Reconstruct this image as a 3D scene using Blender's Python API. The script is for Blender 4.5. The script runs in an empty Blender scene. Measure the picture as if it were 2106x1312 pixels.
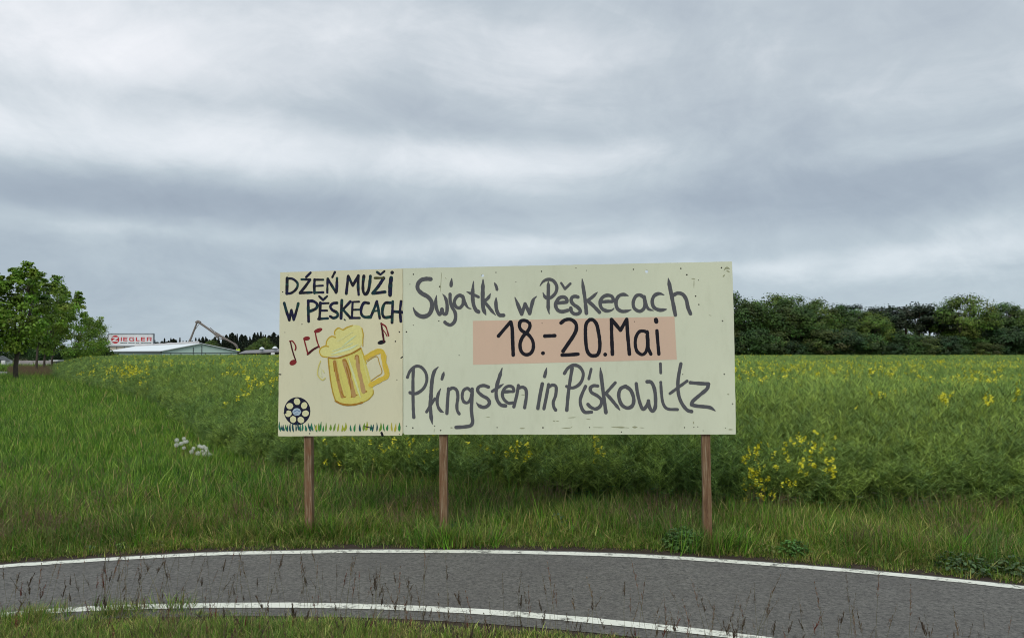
import bpy, math, random
import numpy as np
from mathutils import Vector, Matrix, noise
from mathutils.geometry import tessellate_polygon
random.seed(7); RNG = np.random.default_rng(7)
SC = bpy.context.scene; COL = SC.collection
R = math.radians
# ------------------------------------------------------------------ camera, sky, sun, exposure
F = 1550.0; CX = 1053.0; CY = 656.0; EYE = 1.70; PITCH = math.atan(68/F)
cam = bpy.data.cameras.new('camera'); camo = bpy.data.objects.new('camera', cam); COL.objects.link(camo)
camo.location = (0, 0, EYE); camo.rotation_euler = (math.pi/2+PITCH, 0, 0)
cam.sensor_width = 36; cam.lens = 36*F/2106; cam.clip_end = 6000; cam.clip_start = 0.05
SC.camera = camo
SC.view_settings.view_transform = 'Standard'; SC.view_settings.look = 'None'
SC.view_settings.exposure = 0.16; SC.view_settings.gamma = 1.0; SC.view_settings.use_curve_mapping = False
SUN_EL, SUN_AZ = R(46), R(200)      # azimuth clockwise from +Y (view direction): behind the photographer
sun = bpy.data.lights.new('sun', 'SUN'); suno = bpy.data.objects.new('sun', sun); COL.objects.link(suno)
sun.energy = 1.5; sun.angle = R(28); sun.color = (1.0, .955, .88)
sd = Vector((math.sin(SUN_AZ)*math.cos(SUN_EL), math.cos(SUN_AZ)*math.cos(SUN_EL), math.sin(SUN_EL)))
suno.rotation_euler = sd.to_track_quat('Z', 'Y').to_euler(); suno.location = (0, -5, 20)

def ray(px, py):
    a = (px-CX)/F; b = (CY-py)/F; c, s = math.cos(PITCH), math.sin(PITCH)
    return Vector((a, c-b*s, s+b*c))
def at(px, py, Y):                   # point of the place seen at a photo pixel, Y metres ahead
    d = ray(px, py); t = Y/d.y; return Vector((d.x*t, Y, EYE+d.z*t))
def gnd(px, py, z=0.0):
    d = ray(px, py); t = (z-EYE)/d.z; return Vector((d.x*t, d.y*t, z))
def azel(px, py):
    d = ray(px, py).normalized(); return math.atan2(d.x, d.y), math.asin(d.z)

class N:                              # small node helper
    def __init__(s, tree): s.t = tree; tree.nodes.clear()
    def n(s, typ, **kw):
        nd = s.t.nodes.new(typ)
        for k, v in kw.items(): setattr(nd, k, v)
        return nd
    def l(s, a, b): s.t.links.new(a, b)
    def m(s, op, a, b=None, c=None, clamp=False):
        nd = s.n('ShaderNodeMath', operation=op); nd.use_clamp = clamp
        for i, v in enumerate((a, b, c)):
            if v is None: continue
            if hasattr(v, 'is_output'): s.l(v, nd.inputs[i])
            else: nd.inputs[i].default_value = v
        return nd.outputs[0]
    def v(s, op, a, b=None):
        nd = s.n('ShaderNodeVectorMath', operation=op)
        for i, v in enumerate((a, b)):
            if v is None: continue
            if hasattr(v, 'is_output'): s.l(v, nd.inputs[i])
            else: nd.inputs[i].default_value = v
        return nd.outputs[1] if op in ('LENGTH', 'DOT_PRODUCT', 'DISTANCE') else nd.outputs[0]
    def mix(s, f, a, b, blend='MIX'):
        nd = s.n('ShaderNodeMix', data_type='RGBA', blend_type=blend)
        for i, v in ((0, f), (6, a), (7, b)):
            if hasattr(v, 'is_output'): s.l(v, nd.inputs[i])
            else: nd.inputs[i].default_value = v if i == 0 else (*v, 1)
        return nd.outputs[2]
    def noise(s, vec, scale, detail=4, rough=.55, dist=0.0):
        nd = s.n('ShaderNodeTexNoise'); nd.inputs['Scale'].default_value = scale
        nd.inputs['Detail'].default_value = detail; nd.inputs['Roughness'].default_value = rough
        nd.inputs['Distortion'].default_value = dist
        if vec is not None: s.l(vec, nd.inputs['Vector'])
        return nd
    def ramp(s, fac, stops):
        nd = s.n('ShaderNodeValToRGB'); e = nd.color_ramp.elements
        while len(e) < len(stops): e.new(.5)
        for el, (p, c) in zip(e, stops): el.position = p; el.color = (*c, 1) if len(c) == 3 else c
        s.l(fac, nd.inputs[0]); return nd.outputs[0]

world = bpy.data.worlds.new('World'); SC.world = world; world.use_nodes = True
w = N(world.node_tree)
tc = w.n('ShaderNodeTexCoord'); sp = w.n('ShaderNodeSeparateXYZ'); w.l(tc.outputs['Generated'], sp.inputs[0])
X, Y, Z = sp.outputs
az = w.m('ARCTAN2', X, Y); el = w.m('ARCSINE', Z)
zc = w.m('ADD', w.m('MAXIMUM', Z, 0.0), 0.16)
cb = w.n('ShaderNodeCombineXYZ'); w.l(w.m('DIVIDE', X, zc), cb.inputs[0]); w.l(w.m('DIVIDE', Y, zc), cb.inputs[1])
n1 = w.noise(cb.outputs[0], .55, 6, .52, .35); st = w.v('MULTIPLY', tc.outputs['Generated'], (1.0, 1.0, 1.9))
n2 = w.noise(st, 3.3, 9, .60, .7)
n3 = w.noise(st, 11, 7, .62, .6)
wx = w.m('MULTIPLY', w.m('SUBTRACT', n2.outputs[0], .5), .16); wy = w.m('MULTIPLY', w.m('SUBTRACT', n1.outputs[0], .5), .10)
ae = w.n('ShaderNodeCombineXYZ'); w.l(w.m('ADD', az, wx), ae.inputs[0]); w.l(w.m('ADD', el, wy), ae.inputs[1])
BL = [ # photo px, py, half width, half height, brightness
 (110,110,330,115,.42),(620,60,420,90,.26),(430,170,260,60,.10),(1150,130,230,70,.24),(1500,40,500,60,.04),(120,285,330,48,.26),(560,320,260,70,.34),
 (820,215,330,36,-.10),(330,205,300,32,-.14),(150,410,420,75,-.30),(560,420,300,45,-.14),(980,265,420,28,-.14),(950,325,200,34,.20),
 (1250,320,260,45,.14),(1330,430,500,45,-.12),(1750,390,380,70,-.20),(2000,170,300,60,.10),(1900,250,240,55,-.12),(1560,190,260,60,-.06),
 (700,500,700,22,.10),(260,487,280,22,.16),(1120,500,420,34,.22),(1250,455,300,20,.10),(1700,560,480,22,.22),(2080,500,130,60,.24),
 (1800,460,260,35,-.14),(200,600,500,45,-.18),(1800,605,400,28,-.08),(2000,300,240,22,.12),(60,520,200,40,-.12)]
s = w.m('MULTIPLY_ADD', w.m('SUBTRACT', n1.outputs[0], .5), .14, .48)
s = w.m('ADD', s, w.m('MULTIPLY', w.m('SUBTRACT', n2.outputs[0], .5), .66))
s = w.m('ADD', s, w.m('MULTIPLY', w.m('SUBTRACT', n3.outputs[0], .5), .26))
for (px, py, hw, hh, amp) in BL:
    a0, e0 = azel(px, py)
    d = w.v('MULTIPLY', w.v('SUBTRACT', ae.outputs[0], (a0, e0, 0)), (F/hw, F/hh, 0))
    amp *= .72 if amp < 0 else .9
    s = w.m('ADD', s, w.m('MULTIPLY', w.m('POWER', math.e, w.m('MULTIPLY', w.v('DOT_PRODUCT', d, d), -1.0)), amp))
cloud = w.ramp(s, [(0.0,(.28,.325,.40)),(.3,(.365,.42,.49)),(.55,(.485,.545,.60)),(.78,(.68,.72,.765)),(1.0,(.84,.855,.895))])
low = w.m('MULTIPLY', w.m('SUBTRACT', .34, el), 2.4, clamp=True)
cloud = w.mix(w.m('MULTIPLY', low, .5), cloud, w.mix(1.0, cloud, (.86, 1.0, 1.02), 'MULTIPLY'))
zen = w.m('MULTIPLY_ADD', w.m('MAXIMUM', w.m('SUBTRACT', Z, .42), 0.0), 1.1, 1.0)   # overcast sky: brighter towards the zenith
vm = w.n('ShaderNodeVectorMath', operation='SCALE'); w.l(cloud, vm.inputs[0]); w.l(zen, vm.inputs['Scale'])
sky = w.n('ShaderNodeTexSky', sky_type='NISHITA'); sky.sun_disc = False; sky.sun_elevation = SUN_EL; sky.sun_rotation = SUN_AZ
bs = w.n('ShaderNodeBackground'); w.l(sky.outputs[0], bs.inputs[0]); bs.inputs[1].default_value = .06
bc = w.n('ShaderNodeBackground'); w.l(vm.outputs[0], bc.inputs[0]); bc.inputs[1].default_value = 1.0
ms = w.n('ShaderNodeMixShader'); ms.inputs[0].default_value = .95
w.l(bs.outputs[0], ms.inputs[1]); w.l(bc.outputs[0], ms.inputs[2])
wo = w.n('ShaderNodeOutputWorld'); w.l(ms.outputs[0], wo.inputs[0])
SC.cycles.use_denoising = True; SC.cycles.filter_width = 1.05
SC.cycles.max_bounces = 6; SC.cycles.diffuse_bounces = 3; SC.cycles.transmission_bounces = 3

# ------------------------------------------------------------------ materials
def mat(name):
    m = bpy.data.materials.new(name); m.use_nodes = True
    return m, N(m.node_tree)
def finish(nt, col, rough=.8, spec=.3, bump=None, bstr=.3, bdist=.01, transl=0.0):
    p = nt.n('ShaderNodeBsdfPrincipled'); o = nt.n('ShaderNodeOutputMaterial')
    if hasattr(col, 'is_output'): nt.l(col, p.inputs['Base Color'])
    else: p.inputs['Base Color'].default_value = (*col, 1)
    if hasattr(rough, 'is_output'): nt.l(rough, p.inputs['Roughness'])
    else: p.inputs['Roughness'].default_value = rough
    p.inputs['Specular IOR Level'].default_value = spec
    if bump is not None:
        b = nt.n('ShaderNodeBump'); b.inputs['Strength'].default_value = bstr; b.inputs['Distance'].default_value = bdist
        nt.l(bump, b.inputs['Height']); nt.l(b.outputs[0], p.inputs['Normal'])
    out = p.outputs[0]
    if transl:
        t = nt.n('ShaderNodeBsdfTranslucent')
        nt.l(col, t.inputs[0]); mx = nt.n('ShaderNodeMixShader'); mx.inputs[0].default_value = transl
        nt.l(out, mx.inputs[1]); nt.l(t.outputs[0], mx.inputs[2]); out = mx.outputs[0]
    nt.l(out, o.inputs[0])
def pos(nt): return nt.n('ShaderNodeNewGeometry').outputs['Position']
def objc(nt): return nt.n('ShaderNodeTexCoord').outputs['Object']
def simple(name, c, rough=.7, var=.12, scale=6.0, spec=.3, bstr=.0):
    m, nt = mat(name); n = nt.noise(objc(nt), scale, 5, .6)
    c2 = nt.mix(n.outputs[0], tuple(x*(1-var) for x in c), tuple(min(1, x*(1+var)) for x in c))
    finish(nt, c2, rough, spec, n.outputs[0] if bstr else None, bstr)
    return m
def foliage(name, dark, light, pscale, transl=.3, rough=.55, spec=.25, third=None, tscale=.5, tthr=.55):
    """vertex attribute 'col' x world-space patches between two tints"""
    m, nt = mat(name); a = nt.n('ShaderNodeAttribute', attribute_name='col')
    n = nt.noise(pos(nt), pscale, 4, .6)
    f = nt.m('MULTIPLY_ADD', nt.m('SUBTRACT', n.outputs[0], .5), 3.2, .5, clamp=True)
    t = nt.mix(f, dark, light)
    if third:
        n2 = nt.noise(pos(nt), tscale, 4, .6)
        t = nt.mix(nt.m('MULTIPLY', nt.m('SUBTRACT', n2.outputs[0], tthr), 8.0, clamp=True), t, third)
    finish(nt, nt.mix(1.0, a.outputs[0], t, 'MULTIPLY'), rough, spec, transl=transl)
    return m

m_ground, nt = mat('soil and thatch'); p_ = pos(nt)
n = nt.noise(p_, .35, 6, .6); n2 = nt.noise(p_, 14, 6, .7)
c = nt.mix(n.outputs[0], (.05,.07,.02), (.08,.08,.03)); c = nt.mix(nt.m('MULTIPLY', n2.outputs[0], .8), c, (.045,.036,.022))
finish(nt, c, .95, .1, n2.outputs[0], .6, .03)

m_asphalt, nt = mat('asphalt'); p_ = pos(nt)
v = nt.n('ShaderNodeTexVoronoi'); v.inputs['Scale'].default_value = 95; nt.l(p_, v.inputs['Vector'])
n = nt.noise(p_, 42, 5, .8); n2 = nt.noise(p_, 1.3, 5, .6); n3 = nt.noise(p_, 7, 4, .7)
g = nt.m('MULTIPLY', nt.m('SUBTRACT', n.outputs[0], .5), 3.6); g = nt.m('ADD', g, .5, clamp=True)
c = nt.mix(g, (.024,.0235,.021), (.185,.178,.155))
c = nt.mix(nt.m('MULTIPLY', nt.m('SUBTRACT', v.outputs['Color'], .0), .28), c, (.20,.19,.18))
c = nt.mix(nt.m('MULTIPLY_ADD', nt.m('SUBTRACT', n2.outputs[0], .5), 1.2, .15, clamp=True), c, (.085,.078,.072))
c = nt.mix(nt.m('MULTIPLY', nt.m('SUBTRACT', n3.outputs[0], .55), 1.5, clamp=True), c, (.11,.10,.085))
finish(nt, c, .85, .35, n.outputs[0], .9, .006)

m_line, nt = mat('worn white road paint'); p_ = pos(nt)
n = nt.noise(p_, 22, 7, .75); n2 = nt.noise(p_, 3.5, 4, .6)
f = nt.m('MULTIPLY', nt.m('SUBTRACT', nt.m('ADD', nt.m('MULTIPLY', n.outputs[0], .8), nt.m('MULTIPLY', n2.outputs[0], .35)), .595), 9, clamp=True)
c = nt.mix(n2.outputs[0], (.78,.78,.70), (.62,.63,.52))
c = nt.mix(f, c, (.13,.125,.11)); finish(nt, c, .75, .3, n.outputs[0], .4, .004)

m_edge = simple('crumbled dark road edge', (.05,.038,.03), .95, .6, 18, .1, .8)

def boardmat(name, ca, cb_, stain, streak=.5):
    m, nt = mat(name); o = pos(nt)
    mp = nt.n('ShaderNodeMapping'); mp.inputs['Scale'].default_value = (1, 1, .35); nt.l(o, mp.inputs[0])
    a = nt.noise(o, .9, 3, .5); b = nt.noise(mp.outputs[0], 9, 7, .72); s_ = nt.noise(o, 2.6, 8, .8); g_ = nt.noise(o, 260, 2, .5)
    c = nt.mix(nt.m('MULTIPLY_ADD', nt.m('SUBTRACT', a.outputs[0], .5), 2.4, .5, clamp=True), ca, cb_)
    c = nt.mix(nt.m('MULTIPLY', nt.m('SUBTRACT', b.outputs[0], .5), streak*1.5, clamp=True), c, stain)
    c = nt.mix(nt.m('MULTIPLY', nt.m('SUBTRACT', s_.outputs[0], .66), 5, clamp=True), c, stain)
    c = nt.mix(nt.m('MULTIPLY', g_.outputs[0], .16), c, (.2,.22,.14))
    finish(nt, c, .75, .25, b.outputs[0], .25, .003)
    return m
m_big = boardmat('faded green white board paint', (.76,.79,.60), (.67,.70,.54), (.36,.37,.23))
m_small = boardmat('faded cream board paint', (.80,.75,.51), (.72,.70,.50), (.40,.36,.22))
m_patch = boardmat('faded salmon repaint patch', (.76,.54,.40), (.70,.50,.38), (.55,.42,.31), .35)
m_rim = simple('board cut edge', (.42,.40,.27), .8, .35, 30)
m_back = simple('raw plywood back', (.16,.11,.065), .85, .3, 8)
m_wood, nt = mat('weathered post wood'); o = objc(nt)
mp = nt.n('ShaderNodeMapping'); mp.inputs['Scale'].default_value = (1, 1, .06); nt.l(o, mp.inputs[0])
n = nt.noise(mp.outputs[0], 70, 6, .7, .6); n2 = nt.noise(o, 5, 5, .7)
c = nt.ramp(n.outputs[0], [(.3,(.085,.043,.025)),(.5,(.20,.12,.065)),(.7,(.36,.30,.205))])
c = nt.mix(nt.m('MULTIPLY', nt.m('SUBTRACT', n2.outputs[0], .5), 3, clamp=True), c, (.20,.075,.035))
finish(nt, c, .85, .2, n.outputs[0], .7, .006)
def paint(name, rough=.6):            # brush paint: colour per stroke, streaky
    m, nt = mat(name); a = nt.n('ShaderNodeAttribute', attribute_name='col')
    n = nt.noise(pos(nt), 55, 5, .7)
    c = nt.mix(nt.m('MULTIPLY_ADD', nt.m('SUBTRACT', n.outputs[0], .5), 1.0, .25, clamp=True), a.outputs[0], nt.mix(1.0, a.outputs[0], (1.5,1.5,1.5), 'MULTIPLY'))
    finish(nt, c, rough, .25); return m
m_paint = paint('brush paint')
m_nail = simple('rusty screw heads', (.04,.035,.025), .7, .4, 40)
m_bark = simple('rough bark', (.10,.082,.066), .95, .5, 9, .1, .8)
m_bark_p = simple('pine bark', (.085,.052,.036), .95, .5, 4, .1, .6)
m_leaf_a = foliage('fruit tree leaves', (.8,.9,.7), (1.2,1.2,1.0), .8, .32)
m_leaf_f = foliage('wood edge leaves', (1.0,1.0,.85), (1.5,1.3,.95), .12, .22)
m_con = foliage('conifer needles', (.8,.9,.9), (1.15,1.1,1.0), .08, .1)
m_grass = foliage('meadow grass', (.93,.88,.78), (1.42,1.18,.92), .55, .34, third=(1.35,1.0,.95), tscale=.6, tthr=.60)
m_verge = foliage('verge grass', (.92,1.02,.8), (1.5,1.38,1.0), 1.1, .32, third=(1.45,1.08,1.0), tscale=.9, tthr=.60)
m_rape = foliage('rape stems and pods', (.85,.92,.85), (1.2,1.1,.95), .35, .36)
m_canopy, nt = mat('distant rape canopy'); p_ = pos(nt)
n = nt.noise(p_, 5, 6, .75); n2 = nt.noise(p_, .12, 4, .6)
c = nt.mix(n.outputs[0], (.05,.095,.024), (.17,.235,.06)); c = nt.mix(nt.m('MULTIPLY', n2.outputs[0], .3), c, (.13,.17,.02))
finish(nt, c, .9, .1, n.outputs[0], 1.0, .2)
m_blossom = simple('yellow rape blossom', (.66,.62,.03), .6, .2, 30)
m_stalk = foliage('dry seed stalks', (.9,.9,.9), (1.2,1.1,1.0), 3, .15)
m_weed = foliage('dark weed leaves', (.85,.9,.9), (1.15,1.1,1.0), 5, .2)
m_clock = simple('dandelion fluff', (.72,.72,.66), .9, .1, 60)

# ------------------------------------------------------------------ mesh helpers
class MB:
    def __init__(s): s.V = []; s.F = []; s.C = []; s.n = 0
    def add(s, verts, faces, col=(1, 1, 1)):
        verts = np.asarray(verts, float).reshape(-1, 3); k = len(verts)
        s.V.append(verts); s.F += [tuple(i+s.n for i in f) for f in faces]
        c = np.asarray(col, float)
        s.C.append(np.tile(c, (k, 1)) if c.ndim == 1 else c); s.n += k
    def box(s, c, d, rot=None, col=(1, 1, 1)):
        c = Vector(c); x, y, z = (v/2 for v in d)
        vs = [Vector((a*x, b*y, e*z)) for a in (-1, 1) for b in (-1, 1) for e in (-1, 1)]
        if rot is not None: vs = [rot @ v for v in vs]
        s.add([c+v for v in vs], [(0,1,3,2),(4,6,7,5),(0,4,5,1),(2,3,7,6),(0,2,6,4),(1,5,7,3)], col)
    def tube(s, pts, rad, sides=6, col=(1, 1, 1), cap=True):
        pts = [Vector(p) for p in pts]; n = len(pts); vs = []; fs = []
        for i, p in enumerate(pts):
            t = (pts[min(i+1, n-1)]-pts[max(i-1, 0)]).normalized()
            a = t.cross(Vector((.31, .95, .07))).normalized(); b = t.cross(a)
            r = rad[i] if hasattr(rad, '__len__') else rad
            for k in range(sides):
                an = 2*math.pi*k/sides; vs.append(p+a*math.cos(an)*r+b*math.sin(an)*r)
        for i in range(n-1):
            for k in range(sides):
                k2 = (k+1) % sides
                fs.append((i*sides+k, i*sides+k2, (i+1)*sides+k2, (i+1)*sides+k))
        if cap: fs.append(tuple(range(sides))[::-1]); fs.append(tuple((n-1)*sides+k for k in range(sides)))
        s.add(vs, fs, col)
    def quads(s, cen, u, v, cols):     # vectorised leaf faces (pointed quads)
        n = len(cen); vs = np.stack([cen-u*.5, cen-v*.32+u*.0, cen+u*.5, cen+v*.32], 1).reshape(-1, 3)
        base = np.arange(n)*4+s.n
        s.V.append(vs); s.C.append(np.repeat(cols, 4, 0)); s.n += n*4
        s.F.append(np.stack([base, base+1, base+2, base+3], 1))
    def mesh(s, name, m, smooth=False):
        V = np.concatenate(s.V); me = bpy.data.meshes.new(name)
        loops = []; tot = []
        for f in s.F:
            if isinstance(f, np.ndarray): loops.append(f.reshape(-1)); tot.append(np.full(len(f), f.shape[1]))
            else: loops.append(np.array(f)); tot.append(np.array([len(f)]))
        L = np.concatenate(loops); T = np.concatenate(tot)
        me.vertices.add(len(V)); me.vertices.foreach_set('co', V.astype(np.float32).ravel())
        me.loops.add(len(L)); me.loops.foreach_set('vertex_index', L.astype(np.int32))
        me.polygons.add(len(T)); me.polygons.foreach_set('loop_start', np.concatenate([[0], np.cumsum(T)[:-1]]).astype(np.int32))
        me.polygons.foreach_set('loop_total', T.astype(np.int32))
        me.polygons.foreach_set('use_smooth', np.full(len(T), bool(smooth)))
        C = np.concatenate(s.C); at_ = me.color_attributes.new('col', 'FLOAT_COLOR', 'POINT')
        at_.data.foreach_set('color', np.concatenate([C, np.ones((len(C), 1))], 1).astype(np.float32).ravel())
        me.update(calc_edges=True); me.validate()
        for mm in (m if isinstance(m, (list, tuple)) else [m]): me.materials.append(mm)
        return me
    def build(s, name, m, parent=None, smooth=False, loc=None):
        return link(bpy.data.objects.new(name, s.mesh(name, m, smooth)), parent, loc)
def link(o, parent=None, loc=None):
    COL.objects.link(o)
    if loc is not None: o.location = loc
    if parent is not None: o.parent = parent
    return o
def tag(o, label=None, cat=None, group=None, kind=None):
    for k, v in (('label', label), ('category', cat), ('group', group), ('kind', kind)):
        if v: o[k] = v
    return o
def empty(name, loc=(0, 0, 0), rz=0.0):
    o = link(bpy.data.objects.new(name, None)); o.location = loc; o.rotation_euler = (0, 0, rz); o.empty_display_size = .3
    return o
def copy_tree(o, parent=None):
    c = o.copy(); COL.objects.link(c); c.parent = parent
    for ch in list(o.children): copy_tree(ch, c)
    return c
def rnd(a, b): return random.uniform(a, b)
def vary(c, n, amt=.2, hue=.12):
    c = np.asarray(c); k = 1+RNG.normal(0, amt, (n, 1)); h = 1+RNG.normal(0, hue, (n, 3))
    return np.clip(c*k*h, .003, 1)

# ------------------------------------------------------------------ ground
def smooth(a, b, x): t = min(1, max(0, (x-a)/(b-a))); return t*t*(3-2*t)
def gz(x, y): return -3.0*smooth(165, 195, math.hypot(x, y))
b = MB(); radii = [0, 2, 4, 8, 14, 25, 45, 80, 120, 160, 170, 180, 190, 200, 300, 600, 1500, 4000]; sg = 64
vs = []; fs = []
for r in radii:
    for k in range(sg):
        a = 2*math.pi*k/sg; x, y = r*math.cos(a), r*math.sin(a); vs.append((x, y, gz(x, y)))
for i in range(len(radii)-1):
    for k in range(sg):
        k2 = (k+1) % sg; f = (i*sg+k, (i+1)*sg+k, (i+1)*sg+k2, i*sg+k2)
        fs.append(f if i else (0, (i+1)*sg+k, (i+1)*sg+k2))
b.add(vs, fs); tag(b.build('ground', m_ground), kind='structure')

# ------------------------------------------------------------------ path with its edge lines
def crv(pts):
    w_ = [gnd(*p) for p in pts]; a = w_[0]+(w_[0]-w_[1]).normalized()*9; z = w_[-1]+(w_[-1]-w_[-2]).normalized()*9
    return [a]+w_+[z]
def cr(pts, n=6):                     # Catmull-Rom through points (tuples of any length)
    P = [np.array(p, float) for p in pts]; P = [2*P[0]-P[1]]+P+[2*P[-1]-P[-2]]; out = []
    for i in range(1, len(P)-2):
        for k in range(n):
            t = k/n; p0, p1, p2, p3 = P[i-1:i+3]
            out.append(.5*((2*p1)+(-p0+p2)*t+(2*p0-5*p1+4*p2-p3)*t*t+(-p0+3*p1-3*p2+p3)*t**3))
    out.append(P[-2]); return out
far = crv([(-180,1184),(0,1168),(160,1157),(300,1148.5),(450,1141.5),(600,1138.5),(760,1136.5),(1000,1137.5),(1200,1142),(1350,1148),(1500,1157.5),(1800,1181),(2106,1212),(2300,1236)])
near = crv([(-250,1292),(60,1264),(200,1255),(350,1250.5),(500,1248.5),(700,1250),(900,1257),(1100,1270),(1300,1288.5),(1480,1308),(1700,1338),(2000,1392)])
def resample(c, xs):
    c = cr([tuple(p) for p in c]); c = np.array(c); return np.interp(xs, c[:, 0], c[:, 1])
xs = np.linspace(-9, 9, 181); yf = resample(far, xs); yn = resample(near, xs)
FARY = lambda x: float(np.interp(x, xs, yf)); NEARY = lambda x: float(np.interp(x, xs, yn))
def strip(name, y0, y1, z, m, kind='structure', parent=None, jit0=0, jit1=0):
    b = MB(); vs = []
    for i, x in enumerate(xs):
        vs += [(x, y0[i]+jit0*noise.noise((x*9, 1, 0)), z), (x, y1[i]+jit1*noise.noise((x*9, 5, 0)), z)]
    b.add(vs, [(2*i, 2*i+2, 2*i+3, 2*i+1) for i in range(len(xs)-1)])
    o = b.build(name, m, parent)
    if kind: tag(o, kind=kind)
    return o
path = strip('asphalt_path', yn-.20, yf+.085, .012, m_asphalt)
strip('road_edge_soil', yf+.05, yf+.26, .008, m_edge, jit0=.03, jit1=.1)
strip('near_edge_soil', yn-.42, yn-.14, .008, m_edge, jit0=.08, jit1=.0)
tag(strip('edge_line', yf-.055, yf+.045, .016, m_line, None, jit0=.012, jit1=.012), kind='structure')
tag(strip('edge_line', yn-.05, yn+.05, .016, m_line, None, jit0=.010, jit1=.010), kind='structure')

# ------------------------------------------------------------------ billboards
BLc = at(829, 893.5, 6.82); BRc = at(1513, 893, 6.55)
U = Vector((BRc.x-BLc.x, BRc.y-BLc.y, 0)).normalized(); NRM = Vector((U.y, -U.x, 0))      # towards the viewer
UP = Vector((0, 0, 1))
def onb(px, py):                      # board plane coordinates (u, z) of a photo point
    d = ray(px, py); o = Vector((0, 0, EYE)); t = (BLc-o).dot(NRM)/d.dot(NRM); p = o+d*t
    return (p-BLc).dot(U), p.z
def b3(u, z, off): return Vector((BLc.x, BLc.y, 0))+U*u+UP*z+NRM*off
def slab(name, corners, holes, off, th, m, parent, rimwob=.0015):
    out = []
    cs = [onb(*c) for c in corners]
    for i in range(len(cs)):
        a, c_ = cs[i], cs[(i+1) % len(cs)]; n = max(2, int(math.dist(a, c_)/.05))
        for k in range(n):
            t = k/n; u, z = a[0]+(c_[0]-a[0])*t, a[1]+(c_[1]-a[1])*t
            wv = rimwob*(noise.noise((u*18, z*18, 3))+noise.noise((u*50, z*50, 8)))
            out.append((u+wv, z+wv))
    hs = []
    for (px, py, r) in holes:
        u, z = onb(px, py); hs.append([(u+r*math.cos(a), z+r*math.sin(a)) for a in np.linspace(0, 2*math.pi, 14, endpoint=False)])
    loops = [out]+hs; flat = [p for l in loops for p in l]
    tri = tessellate_polygon([[Vector((p[0], p[1], 0)) for p in l] for l in loops])
    b = MB(); n = len(flat)
    b.add([b3(u, z, off) for u, z in flat]+[b3(u, z, off-th) for u, z in flat], [])
    def orient(t, s_):
        a, c_, d = (flat[i] for i in t); ar = (c_[0]-a[0])*(d[1]-a[1])-(d[0]-a[0])*(c_[1]-a[1])
        return tuple(t) if ar*s_ > 0 else tuple(t)[::-1]
    front = [orient(t, 1) for t in tri]; back = [tuple(i+n for i in orient(t, -1)) for t in tri]; side = []; k = 0
    for l in loops:
        for i in range(len(l)): side.append((k+i, k+(i+1) % len(l), n+k+(i+1) % len(l), n+k+i))
        k += len(l)
    b.F = front+back+side
    o = b.build(name, [m, m_rim, m_back], parent)
    for i, p in enumerate(o.data.polygons): p.material_index = 0 if i < len(front) else (2 if i < len(front)+len(back) else 1)
    return o
STR = [0]
def T(reg):
    x0, y0, s_ = {1:(560,530,6.907),2:(560,640,4.86),3:(820,530,5.85),4:(1160,530,5.692),5:(820,710,5.85),6:(1160,710,5.692),0:(0,0,1.0)}[reg]
    return lambda x, y: (x0+x/s_, y0+y/s_), s_
def stroke(mb, reg, pts, wd, col, taper=(0, 0), raw=False, base=.0012, wob=.07):
    """a brush stroke as a slightly raised ribbon; pts and width in zoomed-photo units"""
    f, s_ = T(reg); P = [onb(*f(*p)) for p in pts]; w0 = wd*(1.16 if reg != 2 else 1.05)/s_*6.7/F
    if len(P) == 1: P = [P[0], (P[0][0]+.0015, P[0][1]+.001)]
    Q = cr(P, 8) if (len(P) > 2 and not raw) else [np.array(P[0])*(1-t)+np.array(P[-1])*t for t in np.linspace(0, 1, 7)]
    Q = [np.array(q) for q in Q]; n = len(Q); STR[0] += 1
    off0 = base+(STR[0] % 23)*4e-5; vs = []; cols = []
    Ls = [0]
    for i in range(1, n): Ls.append(Ls[-1]+max(1e-6, np.linalg.norm(Q[i]-Q[i-1])))
    tot = Ls[-1]; tl = [(Q[min(i+1, n-1)]-Q[max(i-1, 0)]) for i in range(n)]; tl = [t/max(1e-9, np.linalg.norm(t)) for t in tl]
    hw = []
    for i in range(n):
        h = w0/2*(1+wob*2*noise.noise((Q[i][0]*25, Q[i][1]*25, STR[0])))
        if taper[0]: h *= min(1, .25+.75*Ls[i]/(taper[0]*tot+1e-9))
        if taper[1]: h *= min(1, .25+.75*(tot-Ls[i])/(taper[1]*tot+1e-9))
        hw.append(h)
    rows = []
    for a in (75, 50, 20): rows.append((Q[0]-tl[0]*hw[0]*math.sin(R(a)), tl[0], hw[0]*math.cos(R(a))))
    rows += [(Q[i], tl[i], hw[i]) for i in range(n)]
    for a in (20, 50, 75): rows.append((Q[-1]+tl[-1]*hw[-1]*math.sin(R(a)), tl[-1], hw[-1]*math.cos(R(a))))
    for i, (q, t, h) in enumerate(rows):
        nn = np.array((-t[1], t[0])); o_ = off0+i*1.2e-5
        j = h*.08*noise.noise((q[0]*90, q[1]*90, 2))
        c_ = col(q, i/len(rows)) if callable(col) else col
        for sgn in (1, -1): p = q+nn*(h+j)*sgn; vs.append(b3(p[0], p[1], o_)); cols.append(c_)
    mb.add(vs, [(2*i, 2*i+1, 2*i+3, 2*i+2) for i in range(len(rows)-1)], np.array(cols))
def fill(mb, reg, poly, col, off):
    f, s_ = T(reg); P = [onb(*f(*p)) for p in poly]; P = [tuple(q) for q in cr(P+[P[0]], 5)[:-1]]
    tri = tessellate_polygon([[Vector((p[0], p[1], 0)) for p in P]])
    mb.add([b3(p[0], p[1], off) for p in P], [tuple(t) for t in tri], col)

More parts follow.
